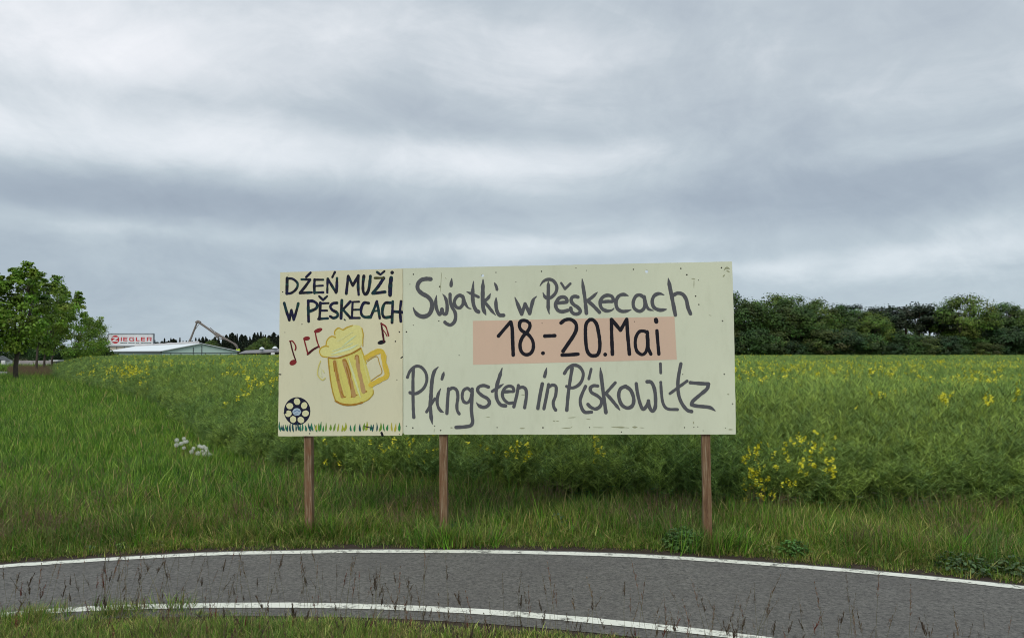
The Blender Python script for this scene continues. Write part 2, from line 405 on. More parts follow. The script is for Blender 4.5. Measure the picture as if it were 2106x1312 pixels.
HX = [(992.5,567,.0125),(1330,558.5,.0135)]
big = empty('billboard', (b3(1.4, 0, -.05))); 
slab('board_panel', [(832.5,893.5),(829.5,890),(829,552),(1505.5,538),(1509,640),(1513.5,889),(1513,893)], HX, 0, .018, m_big, None).name = 'board_panel'
small = empty('billboard', (b3(-.6, 0, -.05)))
PARTS_BIG = [o for o in COL.objects if o.name == 'board_panel']
def keep_parent(o, par): o.parent = par; o.matrix_parent_inverse = Matrix.Translation(-Vector(par.location))
for o in PARTS_BIG: keep_parent(o, big)
sp_ = slab('board_panel', [(572.5,897),(571.5,893),(576,560),(828,552.5),(828,890),(826,895.5)], [], -.003, .018, m_small, None); keep_parent(sp_, small)
# salmon date patch
b = MB(); q = [onb(*p) for p in [(972.5,660),(1387,651),(1392,739.5),(973,750)]]
b.add([b3(u, z, .0006) for u, z in q], [(3, 2, 1, 0)]); o = b.build('repainted_patch', m_patch); keep_parent(o, big)
GR = (.085,.087,.095); BK = (.006,.006,.012)
def letters(name, items, col, wd, par):
    """every letter is a mesh of its own"""
    for strokes in items:
        b = MB()
        for st in strokes:
            reg, pts = st[0], st[1]; kw = st[2] if len(st) > 2 else {}
            stroke(b, reg, pts, kw.get('w', wd), col, kw.get('t', (0, 0)), kw.get('raw', False))
        keep_parent(b.build(name, m_paint), par)
tp = {'t': (.35, 0)}; te = {'t': (0, .35)}; tb = {'t': (.4, .25)}
letters('painted_letter', [
 [(3,[(385,258),(330,255),(270,270),(230,320),(232,380),(280,430),(350,470),(395,530),(398,610),(365,680),(300,708),(235,690),(195,645),(175,600)],{'w':44,'t':(0,.1)})],
 [(3,[(455,455),(445,530),(455,610),(487,680),(508,665),(521,615),(533,665),(570,675),(583,610),(577,530),(555,470),(530,440)],{'w':36,'t':(.1,.1)})],
 [(3,[(618,440),(620,520),(640,590),(675,650),(685,710),(670,770),(625,808),(580,795),(555,775)],{'w':36}),(3,[(638,250),(633,300),(630,335)],{'w':36,'t':(.6,0)})],
 [(3,[(775,475),(735,452),(690,480),(668,540),(690,590),(735,602),(772,560),(780,500)]),(3,[(770,465),(795,540),(832,598),(870,614)],{'w':36,'t':(0,.5)})],
 [(3,[(900,285),(892,380),(890,480),(902,570),(930,630),(960,650)],{'w':38,'t':(.3,0)}),(3,[(818,410),(880,435),(960,472)],{'w':30,'t':(.3,0)})],
 [(3,[(1015,262),(1012,380),(1010,500),(1018,610),(1048,685)],{'w':42,'t':(.2,.1)}),(3,[(1105,432),(1075,485),(1030,522)],{'w':34,'t':(.4,0)}),(3,[(1030,530),(1075,582),(1120,640),(1165,690)],{'w':34,'t':(0,.3)})],
 [(3,[(1172,480),(1170,560),(1182,640),(1212,688),(1262,692)],{'w':38,'t':(.2,0)}),(3,[(1152,300),(1175,350),(1185,398)],{'w':30,'t':(.3,.1)})],
 [(3,[(1398,478),(1440,580),(1480,678)],{'w':38,'t':(.4,0)}),(3,[(1480,678),(1520,555)],{'w':34}),(3,[(1520,555),(1575,670)],{'w':36}),(3,[(1575,670),(1598,580),(1620,505),(1658,465)],{'w':36,'t':(0,.3)})],
 [(3,[(1800,285),(1800,400),(1798,520),(1800,620),(1812,675)],{'w':36,'t':(.1,.2)}),(3,[(1700,338),(1740,285),(1800,260),(1860,278),(1900,340),(1893,410),(1850,465),(1800,488),(1760,470),(1735,420)],{'w':34,'t':(.2,.1)})],
 [(3,[(1895,545),(1960,540),(2020,530),(2015,490),(1975,472),(1925,490),(1888,555),(1905,620),(1960,648),(2035,632)],{'w':36}),(3,[(1955,305),(2000,375)],{'w':24}),(3,[(2000,375),(2065,312)],{'w':26})],
 [(4,[(162,460),(125,452),(90,470),(85,510),(115,550),(160,580),(190,620),(172,652),(125,658),(88,630),(78,590)],{'w':35})],
 [(4,[(212,250),(225,350),(245,480),(262,650)],{'w':36,'t':(.2,0)}),(4,[(390,405),(330,462),(278,500)],{'w':32,'t':(.3,0)}),(4,[(278,505),(340,560),(415,638)],{'w':35})],
 [(4,[(440,518),(510,512),(572,508),(562,455),(505,440),(450,465),(422,520),(440,590),(500,622),(560,612),(585,590)],{'w':34,'t':(0,.15)})],
 [(4,[(752,445),(690,430),(635,455),(608,520),(622,590),(670,625),(730,625),(785,608)],{'w':35,'t':(.1,.15)})],
 [(4,[(940,470),(890,437),(840,452),(810,520),(822,590),(880,626),(930,600),(948,540),(938,470)],{'w':34}),(4,[(938,455),(962,550),(990,600),(1045,618)],{'w':32,'t':(0,.3)})],
 [(4,[(1170,435),(1110,420),(1055,447),(1032,510),(1052,580),(1120,612),(1200,603)],{'w':35,'t':(.15,.1)})],
 [(4,[(1220,242),(1240,350),(1270,500),(1303,670)],{'w':38,'t':(.15,0)}),(4,[(1268,445),(1330,415),(1390,430),(1430,490),(1450,580),(1480,655)],{'w':36})],
], GR, 36, big)
letters('painted_numeral', [
 [(3,[(1200,942),(1265,865),(1345,772)],{'w':36}),(3,[(1348,775),(1365,850),(1371,1000),(1378,1170)],{'w':38})],
 [(3,[(1575,790),(1530,757),(1470,762),(1452,820),(1480,875),(1560,925),(1612,1000),(1618,1090),(1585,1150),(1525,1165),(1475,1125),(1460,1040),(1490,955),(1550,885),(1578,830),(1575,785)],{'w':36})],
 [(3,[(1735,1148)],{'w':40})],
 [(3,[(1757,942),(1878,937)],{'w':38})],
 [(0,[(1154,664),(1162,658),(1174,657),(1184,665),(1185,678),(1179,691),(1169,706),(1158,722)],{'w':6.4}),(0,[(1156,730),(1170,729.5),(1189,728)],{'w':6.2})],
 [(0,[(1213,657),(1206,665),(1204,680),(1205,706),(1208,722),(1214,730),(1222,731.5),(1229,729),(1233,719),(1233.5,703),(1231,684),(1227,667),(1220,658),(1213,657)],{'w':6.2})],
 [(0,[(1244.5,729)],{'w':6.5})],
], BK, 36, big)
letters('painted_letter', [
 [(0,[(1257.5,657),(1258,690),(1259.5,728)],{'w':6.4}),(0,[(1258,657),(1276,679)],{'w':6.2}),(0,[(1276,679),(1289,656.5)],{'w':6.2}),(0,[(1289,657),(1291,690),(1294.5,728)],{'w':6.4})],
 [(0,[(1332,685),(1325,681),(1315,682),(1308,693),(1306.5,708),(1310,722),(1320,729),(1328,724),(1331.5,710),(1331,690)],{'w':5.8}),(0,[(1331,682),(1332.5,700),(1333.5,716),(1338.5,728)],{'w':5.8})],
 [(0,[(1351,680),(1352.5,700),(1355,728)],{'w':6}),(0,[(1349,657.5),(1349.8,661.5)],{'w':7.6})],
], BK, 6, big)
letters('painted_letter', [
 [(5,[(178,270),(172,400),(172,560),(175,750),(182,865)]),(5,[(105,385),(135,312),(200,254),(270,262),(325,330),(338,420),(305,508),(240,565),(180,583),(135,568)],{'w':32})],
 [(5,[(475,260),(430,312),(405,400),(393,520),(386,640),(378,720),(385,800),(393,880),(405,945)],{'w':38,'t':(.1,.1)}),(5,[(335,800),(380,725),(435,640)],{'w':30})],
 [(5,[(505,520),(475,590),(462,670),(475,740),(505,785),(540,805)],{'w':33,'t':(.2,.1)}),(5,[(545,320),(520,405)],{'w':33,'t':(.3,0)})],
 [(5,[(600,522),(590,640),(580,818)],{'w':35}),(5,[(605,535),(650,512),(698,540),(712,620),(700,720),(706,785),(728,822)],{'w':33})],
 [(5,[(878,560),(830,517),(780,542),(764,610),(780,672),(825,690),(862,650),(878,585)],{'w':32}),(5,[(884,525),(882,640),(875,760),(882,850),(890,915),(868,962),(800,978),(690,985)],{'w':36})],
 [(5,[(1078,500),(1020,482),(962,502),(952,550),(1000,600),(1068,640),(1092,690),(1060,733),(1010,743),(962,720),(935,688)],{'w':35,'t':(0,.1)})],
 [(5,[(1245,272),(1215,370),(1182,480),(1172,580),(1187,660),(1230,715),(1285,726)],{'w':36,'t':(.15,0)}),(5,[(1125,553),(1190,510),(1260,465)],{'w':30,'t':(0,.3)})],
 [(5,[(1270,558),(1330,555),(1383,550),(1370,502),(1320,490),(1270,522),(1247,590),(1267,650),(1320,693),(1372,690)],{'w':32})],
 [(5,[(1440,482),(1420,600),(1385,738)],{'w':33}),(5,[(1442,515),(1490,502),(1530,533),(1535,620),(1515,748)],{'w':34})],
 [(5,[(1728,462),(1700,600),(1674,757)],{'w':36}),(5,[(1780,272),(1755,375)],{'w':33,'t':(.4,0)})],
 [(5,[(1803,472),(1780,600),(1747,762)],{'w':34}),(5,[(1808,500),(1850,477),(1893,500),(1888,600),(1860,680),(1866,740),(1888,777)],{'w':33})],
 [(6,[(95,262),(70,420),(50,560),(32,758)],{'w':34}),(6,[(5,328),(45,268),(110,232),(180,252),(223,320),(213,400),(170,463),(100,497),(30,480)],{'w':32})],
 [(6,[(252,480),(215,560),(190,640),(202,720),(242,780),(322,780)],{'w':33}),(6,[(318,278),(290,392)],{'w':27})],
 [(6,[(395,475),(345,472),(308,500),(322,550),(390,590),(438,640),(425,708),(370,743),(312,722),(280,690)],{'w':33})],
 [(6,[(425,262),(440,400),(465,600),(490,785)],{'w':36,'t':(.15,0)}),(6,[(600,437),(535,510),(492,560)],{'w':31}),(6,[(490,562),(560,640),(655,758)],{'w':33,'t':(0,.2)})],
 [(6,[(720,478),(660,510),(640,590),(672,690),(740,732),(802,702),(815,620),(780,525),(720,478)],{'w':36})],
 [(6,[(845,448),(860,560),(890,680),(922,745),(958,720),(988,655)],{'w':33}),(6,[(988,650),(1000,722),(1035,770),(1068,720),(1070,600),(1055,500),(1020,432),(972,425)],{'w':35})],
 [(6,[(1132,432),(1140,560),(1160,680),(1212,742),(1328,750)],{'w':29}),(6,[(1128,215),(1132,322)],{'w':28})],
 [(6,[(1368,215),(1345,330),(1332,450),(1342,580),(1380,680),(1440,755),(1493,773)],{'w':34}),(6,[(1240,563),(1340,490),(1440,417)],{'w':29})],
 [(6,[(1478,436),(1580,445),(1688,450)],{'w':33}),(6,[(1690,452),(1672,510),(1590,580),(1510,650),(1492,690)],{'w':35}),(6,[(1492,695),(1560,710),(1700,725),(1770,765)],{'w':35,'t':(0,.2)})],
], GR, 34, big)
# navy / teal capitals on the cream board
def ink(k):
    A = np.array([(.005,.006,.016),(.006,.008,.045),(.004,.035,.045),(.008,.055,.045),(.02,.04,.012)])
    def f(q, t):
        x = noise.noise((q[0]*14, q[1]*14, k*1.7)); y = noise.noise((q[0]*9+5, q[1]*9, k*3.1))
        c = A[0] if abs(x) < .12 else A[1] if x < 0 else A[2 if y < 0 else 3]
        return tuple(c*.75+A[0]*.25)
    return f
OL = lambda q, t: (.055,.055,.012)
def caps(items):
    for k, strokes in enumerate(items):
        b = MB(); cf = ink(k)
        for st in strokes:
            pts = st[0]; wd = st[1] if len(st) > 1 else 38; cc = st[2] if len(st) > 2 else cf
            if len(st) > 3:
                for i in range(len(pts)-1): stroke(b, 1, [pts[i], pts[i+1]], wd, cc, wob=.12, base=-.0018)
            else: stroke(b, 1, pts, wd, cc, wob=.12, base=-.0018)
        keep_parent(b.build('painted_letter', m_paint), small)
Zg = 'z'
caps([
 [([(210,292),(208,400),(205,508)],40),([(205,295),(285,300),(350,350),(358,400),(330,455),(270,500),(205,508)],30)],
 [([(412,308),(540,310)],26),([(535,312),(470,405),(392,500)],36),([(392,502),(560,493)],34),([(543,212),(480,275)],32)],
 [([(600,312),(595,400),(598,500)],36),([(600,313),(722,313)],28),([(605,402),(718,396)],24),([(595,497),(722,492)],30)],
 [([(785,298),(782,400),(780,495)],30),([(788,300),(850,405),(905,495)],34),([(918,290),(915,400),(912,480)],34),([(888,205),(852,275)],30)],
 [([(1050,508),(1062,400),(1078,262)],36),([(1078,262),(1143,395)],36),([(1143,395),(1222,255)],36),([(1222,255),(1218,400),(1226,525)],36)],
 [([(1300,262),(1287,370),(1292,480),(1325,518),(1362,470),(1382,370),(1393,262)],38)],
 [([(1455,288),(1580,287)],28,OL),([(1580,290),(1510,400),(1425,505)],40),([(1425,508),(1600,485)],36),([(1488,205),(1535,240)],28),([(1535,240),(1592,192)],26)],
 [([(1688,285),(1676,400),(1672,530)],50),([(1700,212)],44)],
 [([(168,645),(200,760),(240,885)],38),([(240,885),(270,745)],34),([(270,745),(303,880)],34),([(303,880),(340,760),(368,650)],34)],
 [([(510,612),(510,750),(515,905)],38),([(512,614),(580,618),(635,660),(620,720),(530,762)],36)],
 [([(682,640),(676,760),(668,868)],36),([(682,648),(798,645)],28),([(680,752),(778,750)],26),([(652,870),(788,860)],30),([(665,548),(720,600)],28),([(720,600),(778,547)],28)],
 [([(918,642),(862,648),(824,690),(850,740),(918,780),(924,830),(870,855),(820,832)],34)],
 [([(987,605),(980,740),(975,858)],38),([(1108,622),(1002,735)],36),([(1002,735),(1060,800),(1108,850)],34)],
 [([(1140,632),(1135,740),(1130,850)],28),([(1140,628),(1232,624)],24),([(1135,740),(1232,736)],24),([(1100,855),(1240,855)],30)],
 [([(1368,645),(1302,642),(1262,720),(1266,800),(1310,842),(1388,842)],36)],
 [([(1395,845),(1440,740),(1485,620)],34),([(1485,620),(1508,740),(1525,860)],34),([(1425,762),(1508,750)],24)],
 [([(1678,640),(1602,645),(1567,720),(1567,810),(1602,848),(1688,838)],36)],
 [([(1710,622),(1705,760),(1700,920)],36),([(1828,620),(1815,760),(1825,905)],34),([(1705,762),(1842,775)],38)],
 [([(1020,875),(1035,888)],16)],
])
# drawings on the cream board
RD = (.20,.018,.02); RK = (.06,.008,.012)
def drawing(name, strokes, fills=()):
    b = MB(); 
    for poly, c_, off in fills: fill(b, 2, poly, c_, off)
    for st in strokes: stroke(b, 2, st[0], st[1], st[2], st[3] if len(st) > 3 else (0, 0), base=-.0012 if fills else -.0018, wob=.15)
    o = b.build(name, m_paint); keep_parent(o, small); return o
def ell(cx, cy, rx, ry, deg, n=12):
    a0 = R(deg); return [(cx+rx*math.cos(t)*math.cos(a0)-ry*math.sin(t)*math.sin(a0), cy+rx*math.cos(t)*math.sin(a0)+ry*math.sin(t)*math.cos(a0)) for t in np.linspace(0, 2*math.pi, n, endpoint=False)]
drawing('painted_music_note', [([(172,300),(200,298),(228,335),(235,365),(228,388)],13,RD),([(180,302),(195,370),(215,440),(232,485)],14,RK)], [(ell(207,512,38,26,-25), RD, -.0016)])
drawing('painted_music_note', [([(318,285),(335,350),(355,425)],14,RD),([(352,430),(405,385),(462,352)],20,RK),([(428,205),(442,280),(468,360)],14,RD)], [(ell(342,272,35,20,-8), RD, -.0016), (ell(458,192,45,20,-22), RD, -.0017)])
drawing('painted_music_note', [([(1088,122),(1100,200),(1115,300)],18,RK),([(1090,124),(1132,152),(1150,200),(1162,245)],14,RD),([(1105,185),(1128,215),(1146,250)],10,RD)], [(ell(1092,310,42,20,-14), BK, -.0016)])
YO = (.50,.33,.03); BRN = (.34,.17,.02); YL = (.60,.54,.14); PY = (.66,.62,.24); MN = (.56,.64,.36); BAR = (.40,.22,.07); HY = (.62,.44,.06)
foam = [(600,448),(545,458),(495,450),(472,420),(475,380),(500,355),(535,345),(545,290),(570,260),(600,248),(628,240),(620,205),(640,175),(665,165),(700,182),(745,160),(800,140),(860,142),(895,170),(908,230),(905,290),(885,350),(840,390),(780,420),(700,440)]
bodyp = [(560,462),(640,465),(720,450),(800,415),(885,372),(905,430),(935,520),(960,600),(985,700),(1010,790),(990,850),(900,912),(830,932),(760,936),(690,925),(630,895),(605,810),(585,710),(570,590)]
handle = [(935,465),(1010,420),(1085,398),(1110,440),(1120,520),(1145,640),(1070,690),(985,735)]
mug = drawing('painted_beer_mug', [
 (handle,50,HY),([(930,452),(1010,405),(1090,385),(1118,440),(1135,540),(1160,640),(1080,690),(1000,738)],8,(.55,.42,.05)),
 ([(950,500),(1010,460),(1050,455),(1070,520),(1095,610),(1040,655),(985,695)],8,(.42,.26,.03)),
 ([(560,465),(640,468),(720,448),(800,418),(882,370)],16,BRN),([(558,470),(570,590),(585,710),(605,810),(632,895)],12,(.40,.25,.03)),
 ([(630,895),(690,925),(760,936),(830,930),(898,912)],18,BRN),([(898,912),(960,880),(1005,830),(1008,790)],10,(.42,.30,.03)),
 ([(885,368),(915,450),(940,520)],12,(.50,.38,.05)),([(905,350),(905,290),(908,230),(895,170)],10,YO),
 ([(535,345),(545,295),(570,262),(600,250),(630,262)],12,YO),([(625,235),(622,205),(642,178),(668,168),(705,184),(745,162),(800,142)],12,YO),
 ([(560,352),(520,350),(482,372),(472,410),(495,448),(545,458)],12,YO),
 ([(590,430),(680,400),(780,370),(860,330)],20,(.60,.68,.44),(.3,.3)),([(600,400),(680,370),(800,320)],8,(.55,.62,.38)),([(650,300),(720,260),(800,210)],12,(.64,.62,.28)),([(700,350),(760,300),(840,240)],14,MN,(.3,.3)),
 ([(760,470),(800,600),(850,760),(880,860)],20,(.60,.62,.33),(.2,.2)),([(640,480),(680,640),(740,850)],10,(.56,.5,.14)),([(900,440),(930,580),(980,760)],14,(.62,.58,.2)),
 ([(622,505),(640,600),(665,720),(700,850)],34,BAR),([(625,500),(650,640),(678,780),(720,858)],10,BRN),([(612,520),(622,600)],12,BRN),([(690,858),(728,855)],14,BRN),
 ([(720,492),(750,600),(785,720),(815,840)],42,(.42,.25,.09)),([(705,492),(738,500),(775,600),(785,660)],12,BRN),([(740,560),(770,680),(795,840)],12,(.30,.14,.02)),([(790,855),(845,835)],14,BRN),
 ([(845,455),(862,580),(890,700),(912,800)],38,(.44,.28,.12)),([(825,480),(832,445),(860,450),(868,520)],8,BRN),([(900,810),(942,800)],14,BRN),
 ([(482,498),(458,570),(455,640),(500,686),(528,668)],12,(.56,.5,.16)),([(505,590),(518,612)],10,(.6,.58,.25)),([(480,560),(482,630),(498,660)],22,(.62,.62,.38),(.3,.3)),
], [(foam, PY, -.0020), (bodyp, YL, -.0019)])
NV = (.008,.009,.028); PT = (.62,.60,.36)
petals = [(248,905),(317,945),(330,1022),(287,1085),(210,1080),(163,1025),(175,945)]
drawing('painted_football', [([(120,1015),(135,1012)],14,NV),([(215,1005),(245,990),(275,1000)],8,(.12,.2,.35)),([(225,1025),(255,1020)],8,(.12,.2,.35))],
 [(ell(248,998,132,140,0,20), NV, -.0021), (ell(245,1005,44,38,0,6), (.36,.45,.52), -.0017)]+[(ell(x+rnd(-3,3), y+rnd(-3,3), 36, 31, i*51+60, 6), PT, -.0017) for i, (x, y) in enumerate(petals)])
cols_ = [(.02,.15,.09),(.012,.07,.08),(.03,.20,.05),(.30,.34,.03),(.14,.26,.03),(.42,.38,.04)]
b = MB(); x = 70
while x < 1290:
    t = (x-70)/1220; ci = random.choice([0,1,1,0,2] if t < .28 else ([2,3,4,5,3] if t < .55 or .7 < t < .75 else ([2,1,0,4] if t < .85 else [3,2,1,5])))
    h = rnd(55, 95); le = rnd(-12, 30)*(1 if t < .3 else -.6); y0 = 1200+rnd(-8, 5)
    stroke(b, 2, [(x+le, y0), (x+le*.3+rnd(-6, 6), y0-h*.5), (x, y0-h)], rnd(14, 23), cols_[ci], (.2, .5), base=-.0018)
    x += rnd(17, 30) if t < .35 else rnd(24, 48)
stroke(b, 2, [(925,1150),(990,1165)], 10, NV, base=-.0018)
keep_parent(b.build('painted_grass_strokes', m_paint), small)
for pts, wd in (([(1092,1215),(1102,1242)], 22), ([(65,630),(85,632)], 10), ([(1285,468),(1300,455)], 10)):
    b = MB(); stroke(b, 2, pts, wd, BK, base=-.0018); keep_parent(b.build('paint_chip', m_paint), small)
# wear lines
b = MB(); WR = (.30,.31,.19)
for reg, pts, wd in [(5,[(1455,998),(1520,998)],8),(5,[(1960,996),(2060,992),(2090,975)],9),(6,[(45,848),(135,843)],8),(6,[(255,858),(315,868)],8),(6,[(340,960),(465,962)],8),
    (6,[(555,955),(650,958),(760,965)],13),(6,[(800,957),(860,958)],15),(6,[(880,962),(940,966)],6),(4,[(1490,245),(1535,248)],9),(4,[(1522,250),(1520,360)],6),
    (3,[(515,180),(508,300),(500,410)],7),(5,[(1470,593),(1520,597)],8),(4,[(1695,670),(1725,680)],8),(4,[(1860,225),(1880,200)],14),(4,[(1900,150),(1940,170)],12),(6,[(1925,985),(1975,985)],12),
    (4,[(1870,150),(1900,120),(1940,130)],16),(5,[(1855,905),(1880,912)],7),(5,[(1890,912),(1930,910)],7),(6,[(1515,890),(1518,920)],8),(3,[(558,240),(575,255)],6),(6,[(1910,572),(1935,576)],10),
    (5,[(620,990),(650,992)],12),(5,[(428,1000),(425,1050)],6),(5,[(1045,866),(1100,862)],6),(6,[(185,595),(205,560)],6)]:
    b = MB(); stroke(b, reg, pts, wd, WR, (.3, .3), base=.0004, wob=.4); keep_parent(b.build('paint_scratch', m_paint), big)
# screws
sc_b = MB(); vs = [(0, .0015, 0)]; 
for k in range(8): vs.append((.0065*math.cos(k*math.pi/4), 0, .0065*math.sin(k*math.pi/4)))
sc_b.add(vs, [(0, 1+(k+1) % 8, 1+k) for k in range(8)]); sc_me = sc_b.mesh('screw', m_nail)
def screw(reg, x, y, par, off=.0006, s_=1.0):
    f, _ = T(reg); u, z = onb(*f(x, y)); o = bpy.data.objects.new('screw', sc_me); COL.objects.link(o)
    o.rotation_euler = (0, 0, math.atan2(U.y, U.x)+math.pi); o.scale = (s_, 1, s_); o.location = b3(u, z, off)-Vector(par.location); o.parent = par
for reg, x, y in [(3,177,200),(3,493,348),(3,175,812),(3,483,762),(3,93,892),(3,1718,165),(3,1725,788),(3,135,320),(3,1170,178),(3,1410,292),(4,140,122),(4,265,150),(4,812,137),(4,1367,127),(4,1843,118),(4,1573,264),(4,1578,548),
    (4,1856,740),(4,825,748),(4,1540,450),(4,1437,200),(5,92,972),(5,170,992),(5,433,970),(5,1184,988),(5,1735,990),(5,505,1022),(5,727,120),(6,298,960),(6,1410,962),(6,1520,958),(6,1566,953),(6,1390,340),(6,1875,338),(6,1890,968),(6,1973,685),(6,672,1013),(6,1628,998),(5,172,368)]:
    screw(reg, x, y, big, s_=rnd(.6, 1.15))
for reg, x, y in [(1,147,487),(1,420,945),(1,222,250),(1,1748,1188),(1,1803,1052),(2,1270,207),(2,1232,300),(2,1245,685),(2,125,212),(2,372,1222),(2,1270,1230)]:
    screw(reg, x, y, small, -.0024, rnd(.6, 1.1))
# posts and back battens
def post(par, tx, ty, bx, by, wpx, off, split=False):
    ut, zt = onb(tx, 600); ub, zb = onb(bx, by); du = (ut-ub)/(zt-zb); wd = wpx/F*6.75
    a = b3(ub+du*(0-zb), -.15, off); t_ = b3(ub+du*(1.9-zb), 1.92, off); b = MB(); n = 14; vs = []
    for i in range(n+1):
        t = i/n; c = a.lerp(t_, t); 
        for (sx, sy) in ((-1, -1), (1, -1), (1, 1), (-1, 1)):
            j = .0022*noise.noise((sx*3+bx, sy*5, i*1.3)); vs.append(c+U*(sx*wd/2+j+.003*noise.noise((bx, 0, i*.5)))+NRM*(-sy*.035+j))
    fs = [(4*i+k, 4*i+(k+1) % 4, 4*i+4+(k+1) % 4, 4*i+4+k) for i in range(n) for k in range(4)]+[(3, 2, 1, 0), (4*n, 4*n+1, 4*n+2, 4*n+3)]
    b.add(vs, fs); o = b.build('post', m_wood); keep_parent(o, par); return o
post(small, 628, 897, 632.5, 1060, 15.5, -.058)
post(big, 908.5, 893, 911, 1070, 15.5, -.055); post(big, 1448, 893, 1456.5, 1068, 16, -.055)
for par, x0, x1 in ((small, 590, 815), (big, 845, 1490)):
    for y0 in (600, 850):
        b = MB(); u0, z0 = onb(x0, y0); u1, z1 = onb(x1, y0); vs = []
        for u, z in ((u0, z0), (u1, z1)):
            for dz, of in ((-.04, -.022), (.04, -.022), (.04, -.0225+.002), (-.04, -.0205)): pass
        b.box(b3((u0+u1)/2, (z0+z1)/2, -.105), (abs(u1-u0), .025, .08), Matrix.Rotation(math.atan2(U.y, U.x), 3, 'Z'))
        keep_parent(b.build('batten', m_wood), par)
tag(big, 'large pale green board with grey handwriting and a salmon date patch, on two wooden posts', 'billboard')
tag(small, 'smaller cream board with painted beer mug, football and music notes, on one wooden post', 'billboard')

# ------------------------------------------------------------------ trees
def tree_mesh(seed, H, RX, base, lean=(0, 0), nclump=60, leaf=.14, per=150, col=(.07,.12,.025), sig=.16, trunk_r=.16, shoots=0, shell=.15, outw=.3, up=.35, crown_mat=None, bark=None, zpow=1.0):
    rg = np.random.default_rng(seed); rr = random.Random(seed)
    cz = (base+H)/2; hz = (H-base)/2; cx, cy = lean
    cl = []
    ph = [rg.uniform(0, 6.28) for _ in range(4)]
    while len(cl) < nclump:
        d = rg.normal(size=3); d /= np.linalg.norm(d); r = rg.uniform(shell, 1)**.5
        a = math.atan2(d[1], d[0]); k = 1+.18*math.sin(2*a+ph[0])+.12*math.sin(5*a+ph[1]+3*d[2])
        p = np.array((cx*(.5+.5*d[2]*r)+d[0]*RX*r*k, cy+d[1]*RX*r*k, cz+d[2]*hz*r*(1+.08*math.sin(4*a+ph[2]))))
        if d[2]*r < -.6: p[:2] *= .75
        cl.append(p)
    for _ in range(shoots):
        a = rg.uniform(0, 6.28); rr0 = rg.uniform(.1, .8)*RX; q = np.array((cx+rr0*math.cos(a), cy+rr0*math.sin(a), cz+hz*math.sqrt(max(.05, 1-(rr0/RX)**2))*.95))
        for j in range(rg.integers(1, 4)): cl.append(q+np.array((rg.normal(0, .03), rg.normal(0, .03), .14*j*H*.35+.05)))
    cl = np.array(cl); nclump = len(cl); csz = rg.uniform(.5, 1.4, nclump)*sig*RX*1.6
    if shoots: csz[-2*shoots:] *= .45
    tb = MB(); fork = Vector((cx*.15, cy*.15, base+.1*(H-base)))
    tb.tube([(0, 0, -.1), (rr.uniform(-.04, .04), 0, fork.z*.5), fork], [trunk_r*1.25, trunk_r*.9, trunk_r*.8], 8)
    nl = 6; limbs = []
    for i in range(nl):
        a = 2*math.pi*i/nl+rr.uniform(-.4, .4); e = rr.uniform(.4, 1.3) if i else 1.5
        tip = Vector((cx+math.cos(a)*RX*.6*math.cos(e)*1.2, cy+math.sin(a)*RX*.6*math.cos(e)*1.2, fork.z+(H-fork.z)*(.35+.4*math.sin(e))))
        mid = fork.lerp(tip, .5)+Vector((rr.uniform(-.1, .1), rr.uniform(-.1, .1), -.06*H*rr.random()))
        pts = [fork, fork.lerp(mid, .6)+Vector((0, 0, -.02*H)), mid, mid.lerp(tip, .5)+Vector((0, 0, .02*H)), tip]
        tb.tube(pts, [trunk_r*.5, trunk_r*.42, trunk_r*.34, trunk_r*.24, trunk_r*.12], 6); limbs += pts[1:]
    for c in cl:
        c = Vector(c); l = min(limbs, key=lambda q: (q-c).length+max(0, q.z-c.z)*.6)
        m_ = l.lerp(c, .5)+Vector((rr.uniform(-.1, .1), rr.uniform(-.1, .1), rr.uniform(-.05, .1)))*RX*.3
        tb.tube([l, m_, c], [trunk_r*.16, trunk_r*.10, trunk_r*.04], 4, cap=False)
    cb = MB(); n = nclump*per; ci = rg.integers(0, nclump, n)
    off = np.clip(rg.normal(size=(n, 3)), -1.7, 1.7)*csz[ci][:, None]*np.array((1, 1, .62))
    c = cl[ci]+off
    nv = rg.normal(size=(n, 3)); nv[:, 2] = np.abs(nv[:, 2])+up; nv += off*.8/ max(.1, sig*RX)+outw*(c-np.array((cx, cy, cz-.2*hz)))/np.array((RX, RX, hz)); nv /= np.linalg.norm(nv, axis=1)[:, None]
    u = np.cross(nv, rg.normal(size=(n, 3))); u /= np.linalg.norm(u, axis=1)[:, None]; v = np.cross(nv, u)
    s_ = leaf*rg.uniform(.6, 1.3, (n, 1)); cc = np.array(col)*(1+rg.normal(0, .22, (nclump, 1)))*(1+rg.normal(0, .08, (nclump, 3)))
    colr = np.clip(cc[ci]*(1+rg.normal(0, .22, (n, 1))), .004, 1)
    cb.quads(c, u*s_, v*s_*1.3, colr)
    return tb.mesh('trunk', bark or m_bark, True), cb.mesh('crown', crown_mat or m_leaf_a)
def put_tree(name, meshes, loc, label, cat='tree', group=None, s_=1.0, rz=0.0, sz=None):
    o = empty(name, loc, rz); o.scale = (s_, s_, sz or s_)
    link(bpy.data.objects.new('trunk', meshes[0]), o); link(bpy.data.objects.new('crown', meshes[1]), o)
    return tag(o, label, cat, group)
def gx(px, D): return (px-CX)/F*D
def topz(py, D): return at(CX, py, D).z
